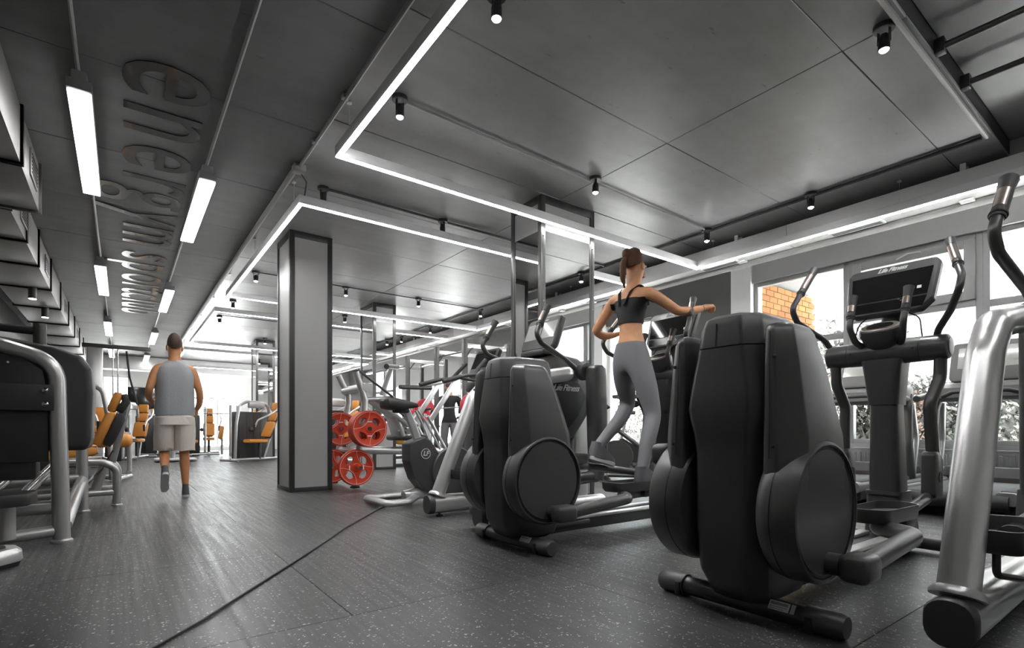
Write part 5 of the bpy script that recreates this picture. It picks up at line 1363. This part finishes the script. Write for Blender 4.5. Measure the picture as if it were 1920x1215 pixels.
def hand(mb, wrist, fwd, palm, side, curl=.9, s=1.):
    """palm block, four fingers and a thumb; fwd along the hand, palm = palm normal, side = thumb side"""
    w = Vector(wrist); f = Vector(fwd).normalized(); n = Vector(palm).normalized(); n = (n - f * n.dot(f)).normalized(); sd = f.cross(n); 
    if sd.dot(Vector(side)) < 0: sd = -sd
    loops = []
    for d, hw, ht in ((-.02, .026, .022), (.02, .034, .018), (.055, .040, .016), (.085, .041, .014), (.095, .036, .010)):
        loops.append([w + f * (d * s) + sd * (p[0] * s) + n * (p[1] * s) for p in rrect(2 * hw, 2 * ht, ht * .8, 3)])
    mb.loft(loops)
    for i, (o, L) in enumerate(((.030, .068), (.010, .078), (-.010, .072), (-.029, .056))):
        p = w + f * (.088 * s) + sd * (o * s); pts = [p - f * .012 * s, p]; a = 0.
        for k, seg in enumerate((.45, .32, .27)):
            a += curl * (.55, .75, .6)[k]
            p = p + (f * math.cos(a) + n * math.sin(a)) * (L * seg * s); pts.append(p)
        mb.tube(pts, [.0095 * s, .0095 * s, .009 * s, .0082 * s, .0065 * s], 0, 8, True, None, (0, 0, 1), 5, True)
    b = w + f * (.018 * s) + sd * (.028 * s)
    d = (f * .62 + sd * .68 + n * .3).normalized()
    mb.tube([b, b + d * .035 * s, b + d * .055 * s + (f * .9 + n * .4) * .018 * s, b + d * .06 * s + (f + n * .6) * .04 * s], [.013 * s, .012 * s, .010 * s, .008 * s], 0, 8, True, None, (0, 0, 1), 5, True)

def cut_shell(mb, planes, d):
    """tight clothing: the body pushed outwards and trimmed cleanly by planes (point, outward normal)"""
    me = mb.mesh('tmp', 0); bm = bmesh.new(); bm.from_mesh(me); bpy.data.meshes.remove(me)
    bm.normal_update()
    for v in bm.verts: v.co += v.normal * d
    for p, n in planes:
        bmesh.ops.bisect_plane(bm, geom=bm.verts[:] + bm.edges[:] + bm.faces[:], plane_co=p, plane_no=n, clear_outer=True)
    bmesh.ops.solidify(bm, geom=bm.faces[:], thickness=.004)
    out = MB().bm(bm); bm.free(); return out

def head_bits(t, c, R, face, hair, short=True, bun=None):
    """ears, nose, eyes and hair around a head centred at c; face = facing direction"""
    f = Vector(face).normalized(); up = Vector((0, 0, 1)); s = f.cross(up)
    hair_mb = MB()
    n = 18; m = 12
    loops = []
    for i in range(m + 1):
        lp = []
        for k in range(n):
            a = 2 * PI * k / n
            th = PI * (.53 - .11 * math.cos(a)) * i / m + .001
            d = f * (math.cos(a) * math.sin(th) * R * .98) + s * (math.sin(a) * math.sin(th) * R * .83) + up * (math.cos(th) * R * 1.22)
            front = max(0, math.cos(a))
            cut = 1.0
            if i > m * .45: d = d * (1 - .0) if front < .35 else d * (.90)
            lp.append(Vector(c) + d * 1.02 - f * .010)
        loops.append(lp)
    hair_mb.loft(loops[::-1])
    if bun: hair_mb.sphere(Vector(c) + Vector(bun), R * .42, 8, (1, 1, 1.1))
    hair_mb.build('hair', hair, t)
    return hair_mb

def feet_shoes(t, foot, ang, m='shoe_grey', L=.27, pitch=0.):
    """a trainer: sole and upper, foot = ankle point above the heel"""
    M = Matrix.Translation(Vector(foot)) @ Matrix.Rotation(ang, 4, 'Z') @ Matrix.Rotation(pitch, 4, 'Y')
    def ring(k, z, dx=0): return [M @ Vector((p[0] * k + .07 + dx, p[1] * k, z)) for p in [(v.x, v.y) for v in fillet([(-.13, -.035, 0), (.0, -.038, 0), (.09, -.048, 0), (.145, -.02, 0), (.14, .035, 0), (.05, .042, 0), (-.13, .035, 0)], .03, 3, True)]]
    so = MB().loft([ring(.97, -.085), ring(1., -.075), ring(1., -.058)]).build('shoe_sole', 'shoe_sole', t)
    def up(z, x0, x1, w): return [M @ Vector((p[0] + (x0 + x1) / 2, p[1], z)) for p in rrect(x1 - x0, w, min(w, x1 - x0) * .45, 5)]
    MB().loft([up(-.06, -.058, .205, .082), up(-.03, -.058, .195, .08), up(.0, -.056, .13, .076), up(.03, -.05, .065, .07), up(.055, -.048, .045, .07)]).build('shoe_upper', m, t)

# ---- walking man, seen from behind
def man():
    t = thing('person', 'man in grey sleeveless shirt and beige shorts walking away down the aisle', 'person', (.46, 6.68, 0)); t.scale = (.86, .92, 1)
    J = {
     'pelvis': (0, 0, .93, .135, .115), 'belly': (.0, .0, 1.06, .135, .105), 'chest': (.0, .02, 1.24, .155, .11), 'upper': (.0, .02, 1.36, .13, .095),
     'neck': (.0, .03, 1.46, .062), 'headb': (.0, .05, 1.54, .072, .08), 'headm': (.0, .06, 1.62, .078, .092), 'headt': (.0, .055, 1.69, .058, .07),
     'shR': (.185, .01, 1.39, .062), 'elR': (.265, -.03, 1.14, .044), 'foR': (.275, .06, 1.02, .040), 'wrR': (.25, .17, .95, .028),
     'shL': (-.185, .01, 1.39, .062), 'elL': (-.27, -.06, 1.15, .044), 'foL': (-.27, .04, 1.07, .040), 'wrL': (-.22, .15, 1.03, .028),
     'hipR': (.095, .0, .86, .098), 'knR': (.10, .02, .50, .060), 'caR': (.105, .0, .36, .060), 'anR': (.11, -.02, .10, .036),
     'hipL': (-.095, .0, .86, .098), 'knL': (-.105, .10, .50, .060), 'caL': (-.11, -.04, .41, .058), 'anL': (-.12, -.26, .30, .036)}
    E = [('pelvis', 'belly'), ('belly', 'chest'), ('chest', 'upper'), ('upper', 'neck'), ('neck', 'headb'), ('headb', 'headm'), ('headm', 'headt'),
         ('upper', 'shR'), ('shR', 'elR'), ('elR', 'foR'), ('foR', 'wrR'), ('upper', 'shL'), ('shL', 'elL'), ('elL', 'foL'), ('foL', 'wrL'),
         ('pelvis', 'hipR'), ('hipR', 'knR'), ('knR', 'caR'), ('caR', 'anR'), ('pelvis', 'hipL'), ('hipL', 'knL'), ('knL', 'caL'), ('caL', 'anL')]
    b = skin_mesh(J, E, 'pelvis')
    hand(b, J['wrR'][:3], (-.15, .75, -.5), (-1, 0, -.2), (0, .3, 1)); hand(b, J['wrL'][:3], (.25, .8, .0), (1, 0, -.2), (0, .2, 1))
    c = Vector((0, .06, 1.62))
    for s in (-1, 1): b.sphere(c + Vector((s * .082, .0, -.01)), .03, 6, (.35, .7, 1.1))
    b.sphere(c + Vector((0, .105, -.02)), .018, 6, (.8, 1.2, 1.5))
    b.build('body', 'skin', t)
    for s in (-1, 1): MB().sphere(c + Vector((s * .032, .088, .015)), .012, 6).build('eye', 'sticker_white', t)
    MB().sphere(c + Vector((0, .092, -.065)), .02, 6, (1.3, .4, .35)).build('mouth', 'red_print', t)
    head_bits(t, c + Vector((0, -.01, .035)), .098, (0, 1, 0), 'hair_brown')
    # loose sleeveless shirt
    loops = []
    for z, w, d, y in ((.885, .43, .315, .0), (.95, .43, .315, .0), (1.06, .41, .29, .005), (1.18, .415, .29, .01), (1.30, .42, .28, .015), (1.38, .37, .25, .015), (1.43, .27, .20, .02), (1.455, .17, .155, .025), (1.468, .15, .145, .03)):
        lp = []
        for i, p in enumerate(rrect(w, d, d * .48, 6)):
            a = math.atan2(p[1], p[0]); k = 1 + .018 * math.sin(5 * a + z * 31) + .012 * math.sin(9 * a - z * 50)
            lp.append((p[0] * k, y + p[1] * k, z + .006 * math.sin(3 * a + z * 20)))
        loops.append(lp)
    MB().loft(loops, False).build('sleeveless_shirt', 'shirt_grey', t, None, 60)
    # shorts
    sh = MB()
    sh.loft([[(p[0] * (1 + .02 * math.sin(7 * i)), p[1], z) for i, p in enumerate(rrect(w, d, d * .45, 5))] for z, w, d in ((.78, .43, .32), (.86, .42, .31), (.93, .37, .27), (.99, .33, .24))])
    for s, kx, ky in ((1, .105, .02), (-1, -.105, .085)):
        lo = []
        for q, (z, w, d) in enumerate(((.86, .215, .31), (.78, .22, .30), (.66, .225, .275), (.54, .225, .265), (.505, .23, .265))):
            cx = s * .105 + (kx - s * .105) * q / 4; cy = ky * q / 4
            lp = []
            for i, p in enumerate(rrect(w, d, w * .46, 5)):
                a = math.atan2(p[1], p[0]); k = 1 + .03 * math.sin(6 * a + z * 24)
                lp.append((cx + p[0] * k, cy + p[1] * k, z + .006 * math.sin(4 * a)))
            lo.append(lp)
        sh.loft(lo)
    sh.build('shorts', 'shorts_beige', t, None, 60)
    feet_shoes(t, (.11, -.02, .085), PI / 2 - .1)
    feet_shoes(t, (-.12, -.255, .29), PI / 2, pitch=.85)
man()

# ---- woman on the cross trainer
def woman():
    t = thing('person', 'woman in black sports top and grey leggings on the cross trainer', 'person', (3.03, 2.58, .33))
    # local: facing +x, z = 0 at the pedals
    J = {
     'pelvis': (0, 0, .96, .118, .125), 'waist': (-.01, 0, 1.10, .092, .098), 'ribs': (.0, 0, 1.24, .105, .118), 'upper': (.0, 0, 1.36, .09, .11),
     'neck': (.015, 0, 1.46, .046), 'headb': (.04, .0, 1.535, .064, .058), 'headm': (.05, 0, 1.61, .082, .068), 'headt': (.045, 0, 1.68, .06, .052),
     'shR': (.0, -.165, 1.385, .050), 'elR': (.20, -.27, 1.25, .037), 'foR': (.34, -.31, 1.27, .034), 'wrR': (.43, -.32, 1.30, .023),
     'shL': (.0, .165, 1.385, .050), 'elL': (-.07, .30, 1.16, .037), 'foL': (.06, .33, 1.14, .034), 'wrL': (.20, .33, 1.17, .023),
     'hipR': (-.005, -.088, .89, .100), 'knR': (.05, -.165, .50, .056), 'caR': (-.02, -.18, .36, .054), 'anR': (-.11, -.19, .09, .033),
     'hipL': (-.005, .088, .89, .100), 'knL': (.16, .165, .60, .056), 'caL': (.08, .18, .47, .053), 'anL': (-.17, .19, .255, .033)}
    E = [('pelvis', 'waist'), ('waist', 'ribs'), ('ribs', 'upper'), ('upper', 'neck'), ('neck', 'headb'), ('headb', 'headm'), ('headm', 'headt'),
         ('upper', 'shR'), ('shR', 'elR'), ('elR', 'foR'), ('foR', 'wrR'), ('upper', 'shL'), ('shL', 'elL'), ('elL', 'foL'), ('foL', 'wrL'),
         ('pelvis', 'hipR'), ('hipR', 'knR'), ('knR', 'caR'), ('caR', 'anR'), ('pelvis', 'hipL'), ('hipL', 'knL'), ('knL', 'caL'), ('caL', 'anL')]
    b = skin_mesh(J, E, 'pelvis')
    tight = MB(); tight.v = list(b.v); tight.f = list(b.f)
    hand(b, J['wrR'][:3], (.9, -.05, .3), (.1, .2, -1), (0, 1, .1), 1.1, .92); hand(b, J['wrL'][:3], (.9, 0, .25), (.1, -.2, -1), (0, -1, .1), 1.1, .92)
    c = Vector((.05, 0, 1.61))
    for s in (-1, 1): b.sphere(c + Vector((.0, s * .072, -.01)), .026, 6, (.7, .35, 1.1))
    b.sphere(c + Vector((.092, 0, -.02)), .016, 6, (1.2, .8, 1.4))
    b.build('body', 'skin_pale', t)
    for s in (-1, 1): MB().sphere(c + Vector((.078, s * .028, .012)), .011, 6).build('eye', 'sticker_white', t)
    MB().sphere(c + Vector((.082, 0, -.062)), .018, 6, (.4, 1.2, .35)).build('mouth', 'red_print', t)
    head_bits(t, c + Vector((-.01, 0, .03)), .090, (1, 0, 0), 'hair_warm', False, (-.085, 0, .05))
    # ponytail
    MB().tube([c + Vector((-.09, 0, .06)), c + Vector((-.14, 0, .0)), c + Vector((-.13, .01, -.10)), c + Vector((-.11, .01, -.17))], [.022, .024, .020, .006], .05, 10).build('ponytail', 'hair_warm', t)
    cut_shell(tight, [((0, 0, 1.175), (0, 0, -1)), ((0, 0, 1.335), (.25, 0, 1)), ((0, .158, 0), (0, 1, 0)), ((0, -.158, 0), (0, -1, 0))], .007).build('sports_top', 'bra_black', t)
    st = MB()
    for s in (-1, 1):
        st.tube([(.105, s * .07, 1.32), (.075, s * .085, 1.42), (.0, s * .08, 1.455), (-.07, s * .05, 1.40), (-.105, s * .02, 1.30)], .012, .04, 8, True, .006)
    st.build('straps', 'bra_black', t)
    cut_shell(tight, [((0, 0, 1.035), (0, 0, 1))], .006).build('leggings', 'leggings_grey', t)
    feet_shoes(t, (-.11, -.19, .085), 0); feet_shoes(t, (-.17, .19, .245), 0, pitch=.25)
woman()

# ---- solid figure added in place of a person's reflection in the wall mirror
def reflected_person():
    t = thing('person', 'solid stand-in for the mirror reflection of a person in a black shirt beyond the squat rack', 'person', (5.5, 9.55, 0), -.5)
    J = {
     'pelvis': (0, 0, .93, .13, .11), 'belly': (.0, .0, 1.06, .125, .10), 'chest': (.0, .0, 1.24, .15, .105), 'upper': (.0, .0, 1.36, .13, .095),
     'neck': (.0, .01, 1.47, .058), 'headb': (.0, .03, 1.55, .066, .075), 'headm': (.0, .03, 1.63, .076, .09), 'headt': (.0, .03, 1.70, .056, .066),
     'shR': (.185, 0, 1.39, .06), 'elR': (.27, .05, 1.12, .044), 'wrR': (.27, .24, 1.0, .028), 'shL': (-.185, 0, 1.39, .06), 'elL': (-.27, -.03, 1.13, .044), 'wrL': (-.25, .1, .90, .028),
     'hipR': (.095, 0, .86, .098), 'knR': (.11, .0, .5, .062), 'anR': (.115, -.02, .1, .038), 'hipL': (-.095, 0, .86, .098), 'knL': (-.11, .0, .5, .062), 'anL': (-.115, -.02, .1, .038)}
    E = [('pelvis', 'belly'), ('belly', 'chest'), ('chest', 'upper'), ('upper', 'neck'), ('neck', 'headb'), ('headb', 'headm'), ('headm', 'headt'), ('upper', 'shR'), ('shR', 'elR'), ('elR', 'wrR'), ('upper', 'shL'), ('shL', 'elL'), ('elL', 'wrL'),
         ('pelvis', 'hipR'), ('hipR', 'knR'), ('knR', 'anR'), ('pelvis', 'hipL'), ('hipL', 'knL'), ('knL', 'anL')]
    b = skin_mesh(J, E, 'pelvis'); tight = MB(); tight.v = list(b.v); tight.f = list(b.f)
    hand(b, J['wrR'][:3], (-.6, .5, .1), (0, 0, -1), (0, 1, 0)); hand(b, J['wrL'][:3], (.0, .5, -.6), (1, 0, 0), (0, 1, 0))
    c = Vector((0, .03, 1.63))
    for s in (-1, 1): b.sphere(c + Vector((s * .08, .0, -.01)), .03, 6, (.35, .7, 1.1))
    b.sphere(c + Vector((0, .10, -.02)), .018, 6, (.8, 1.2, 1.5))
    b.build('body', 'skin', t)
    head_bits(t, c + Vector((0, -.01, .03)), .096, (0, 1, 0), 'hair_brown')
    cut_shell(tight, [((0, 0, .88), (0, 0, -1)), ((0, 0, 1.445), (0, 0, 1)), ((.24, 0, 0), (1, 0, 0)), ((-.24, 0, 0), (-1, 0, 0))], .014).build('shirt', 'shirt_black', t)
    cut_shell(tight, [((0, 0, .90), (0, 0, 1)), ((.22, 0, 0), (1, 0, 0)), ((-.22, 0, 0), (-1, 0, 0))], .012).build('trousers', 'leggings_grey', t)
    feet_shoes(t, (.115, -.02, .085), PI / 2); feet_shoes(t, (-.115, -.02, .085), PI / 2)
reflected_person()

# drinks bottle in the tray of the middle machine
bt = thing('water_bottle', 'clear water bottle with red print beside the middle console', 'bottle', (3.40, 2.93, 1.02))
MB().lathe([(.03, 0), (.034, .006), (.034, .13), (.028, .16), (.014, .175), (.014, .19)], n=18).build('bottle_body', 'clear_bottle', bt)
MB().lathe([(.016, .185), (.016, .205), (.014, .208)], n=14).build('cap', 'soft_black', bt)
MB().lathe([(.0345, .05), (.0345, .10)], n=18).build('label_band', 'red_print', bt)
tr = thing('accessory_tray', 'round silver accessory tray beside the middle console', 'tray', (3.40, 2.95, 0.98))
MB().lathe([(.02, .0), (.11, .012), (.115, .035), (.105, .035), (.10, .02), (.0, .018)], n=26).build('tray_dish', 'light_silver', tr)
MB().tube([(0, 0, .01), (.06, -.1, -.04), (.10, -.14, -.02)], .014, .03, 8).build('tray_arm', 'gunmetal', tr)

# ================================================================== OUTSIDE
struct(MB().boxr((XR + .3, -40, -.45), (70, 45, -.35)).build('ground_outside', 'asphalt'), 'pale street surface outside the windows', 'ground')
struct(MB().boxr((-20, YF + .25, -.45), (XR + .3, 60, -.35)).build('ground_rear', 'asphalt'), 'pale ground beyond the far end', 'ground')

def brick_wing():
    w = struct(MB().boxr((XR + .3, 4.36, -.35), (10.15, 4.7, 3.12)).build('wall_brick_wing', 'mortar'), 'yellow orange brick wing outside the big window', 'wall')
    L, H = .25, .098
    me = MB().box((0, 0, 0), (L - .012, .03, H - .012), .003, None, 1).mesh('brick'); me.materials.append(MATS['brick'])
    hm = MB().box((0, 0, 0), (L / 2 - .012, .03, H - .012), .003, None, 1).mesh('brick'); hm.materials.append(MATS['brick'])
    n = 0
    z = 3.12 - H / 2
    row = 0
    while z > 1.15:
        x = XR + .3; off = 0 if row % 2 else L / 2
        if off: link('brick', hm, w, (x + L / 4, 4.352, z))
        x += off
        while x + L <= 10.16:
            link('brick', me, w, (x + L / 2, 4.352 + random.uniform(-.003, .003), z)); x += L
        z -= H; row += 1
    MB().boxr((XR + .3, 4.338, -.35), (10.15, 4.36, 1.12)).build('plinth', 'mortar', w)
brick_wing()
# slab over the entrance beside the brick wing
struct(MB().boxr((XR + .3, 2.9, 3.18), (10.3, 6.0, 3.4)).build('trim_6', 'render_white'), 'white canopy slab outside over the brick wing', 'canopy')

def leaves(mb, n, fn, s0, s1):
    for _ in range(n):
        p, q = fn(); s = random.uniform(s0, s1)
        a = Vector((random.gauss(0, 1), random.gauss(0, 1), random.gauss(0, 1))).normalized(); u = a.orthogonal().normalized(); v = a.cross(u)
        p = Vector(p)
        mb.add([p - u * s, p - v * s * .45 + a * s * .1, p + u * s, p + v * s * .45 + a * s * .1], [(0, 1, 2, 3)])

def hedge(label, x0, x1, y0, y1, z1, m, n, s0=.03, s1=.07):
    t = thing('hedge', label, 'hedge', ((x0 + x1) / 2, (y0 + y1) / 2, -.35))
    cx, cy = (x0 + x1) / 2, (y0 + y1) / 2
    MB().boxr((x0 - cx + .15, y0 - cy + .1, 0), (x1 - cx - .1, y1 - cy - .1, z1 + .35 - .18), .1).build('core', 'leaf_dark', t)
    mb = MB()
    def fn():
        r = random.random(); y = random.uniform(y0, y1); zt = z1 + .10 * math.sin(y * 2.3) + .06 * math.sin(y * 5.1)
        if r < .62: return (x0 + random.uniform(-.05, .22) - cx, y - cy, random.uniform(0, zt + .35)), None
        return (random.uniform(x0, x1) - cx, y - cy, zt + .35 + random.gauss(0, .07)), None
    leaves(mb, n, fn, s0, s1)
    o = mb.build('foliage', m, t, None, 0); o['kind'] = 'stuff'
    for k in range(14):
        y = random.uniform(y0, y1) - cy
        MB().tube([(x0 - cx + .1, y, 0), (x0 - cx + .05, y + random.uniform(-.1, .1), .5), (x0 - cx, y + random.uniform(-.2, .2), 1.1)], [.014, .01, .005], 0, 5).build('stem', 'bark', t)
hedge('clipped hedge outside, behind the foreground console post', 10.4, 11.5, .6, 4.2, 1.42, 'leaf', 13000)
hedge('rusty twiggy hedge patch outside beside the console post', 9.55, 10.15, 2.6, 3.25, 1.1, 'leaf_rusty', 3000, .02, .05)
hedge('hedge outside at the right edge below the shop sign', 10.4, 11.5, -3.2, .55, 1.30, 'leaf', 11000)
hedge('low shrubs outside the tall window behind the runner', 10.2, 11.4, 6.8, 11.0, .95, 'leaf', 7000)

def tree(label, p, h, r, zc, n, m='leaf'):
    t = thing('tree', label, 'tree', (p[0], p[1], -.35))
    MB().tube([(0, 0, 0), (.05, .03, h * .4), (-.04, 0, h * .75)], [.09, .065, .03], .3, 10).build('trunk', 'bark', t)
    for k in range(7):
        a = random.uniform(0, 2 * PI); z = h * random.uniform(.35, .65)
        MB().tube([(0, 0, z), (math.cos(a) * r * .4, math.sin(a) * r * .4, z + .4), (math.cos(a) * r * .8, math.sin(a) * r * .8, z + .9)], [.035, .022, .008], .2, 6).build('branch', 'bark', t)
    mb = MB()
    cl = [(Vector((random.gauss(0, .45) * r, random.gauss(0, .45) * r, zc + random.gauss(0, .35) * r)), random.uniform(.25, .5) * r) for _ in range(26)]
    def fn():
        c, q = random.choice(cl); d = Vector((random.gauss(0, 1), random.gauss(0, 1), random.gauss(0, 1))).normalized()
        return c + d * q * random.uniform(.5, 1), None
    leaves(mb, n, fn, .04, .09)
    o = mb.build('foliage', m, t, None, 0); o['kind'] = 'stuff'
tree('leafy tree outside right of the brick wing', (12.0, 4.9), 3.4, 1.0, 2.75, 6000)
tree('slim tree outside between the windows', (16.5, 6.2), 4.0, 1.1, 2.3, 5000, 'leaf_dark')
tree('tree outside the tall window behind the runner', (13.4, 10.6), 3.2, 1.1, 2.3, 4000)

def far_building():
    b = thing('far_building', 'pale apartment building across the street', 'building', (26, 3, -.35))
    MB().boxr((0, -16, 0), (6, 9, 11)).build('wall', 'render_white', b)
    for j in range(3):
        for k in range(7):
            y = -14.5 + k * 3.3; z = 1.5 + j * 3.1
            w = MB().boxr((-.06, y - .75, z), (.02, y + .75, z + 1.6), .01).build('window', 'frame_white', b)
            for s in (-1, 1): MB().boxr((-.08, y + s * .37 - .31, z + .08), (-.05, y + s * .37 + .31, z + 1.52)).build('pane', 'window_dark', w)
        MB().boxr((-.12, -16, .9 + j * 3.1), (.0, 9, 1.02 + j * 3.1), .01).build('cornice', 'frame_white', b)
    for k in (1, 4):
        y = -14.5 + k * 3.3
        MB().boxr((-1.1, y - 1.1, 4.3), (0, y + 1.1, 4.45), .01).build('balcony_slab', 'render_white', b)
        MB().boxr((-1.1, y - 1.1, 4.45), (-1.05, y + 1.1, 5.35), .01).build('balcony_rail', 'frame_white', b)
far_building()
def shop_sign():
    s = thing('shop_sign', 'long grey shop sign board with white capitals across the street', 'sign', (17.5, .3, 1.45))
    MB().boxr((0, -2.2, 0), (.12, 2.2, .50), .01).build('board', 'sign_grey', s)
    text_part('sign_letters', 'HAR', .34, 'sticker_white', s, frame_m((-.005, .40, .24), (0, -1, 0), (0, 0, 1)), .004, 0, 'LEFT', .006, 1.1, 1.25)
    for y in (-2, 2): MB().boxr((.02, y - .05, -1.8), (.10, y + .05, 0), .005).build('post', 'frame_white', s)
    MB().boxr((-.05, -2.2, -.06), (.12, 2.2, -.02)).build('ledge', 'frame_white', s)
    c = thing('delivery_van', 'orange and white van parked across the street', 'van', (20.5, .2, -.35))
    MB().prism([(-1.9, .35), (1.9, .35), (1.95, .9), (1.5, 1.15), (1.15, 1.9), (-1.85, 2.0), (-1.95, 1.0)], 'x', -.8, .8, .06, 2, .1).build('van_body', 'render_white', c)
    MB().boxr((-.83, -1.6, 1.15), (-.79, .9, 1.45), .01).build('stripe', 'brick_stripe', c)
    MB().boxr((-.82, .55, 1.3), (-.78, 1.25, 1.75), .02).build('side_window', 'window_dark', c)
    for y in (-1.2, 1.2):
        for x in (-.72, .72): MB().lathe([(.1, -.1), (.32, -.1), (.34, -.06), (.34, .06), (.32, .1), (.1, .1)], (x, y, .34), (1, 0, 0), 22).build('wheel', 'soft_black', c)
mat('brick_stripe', (.85, .25, .05), .4)
shop_sign()
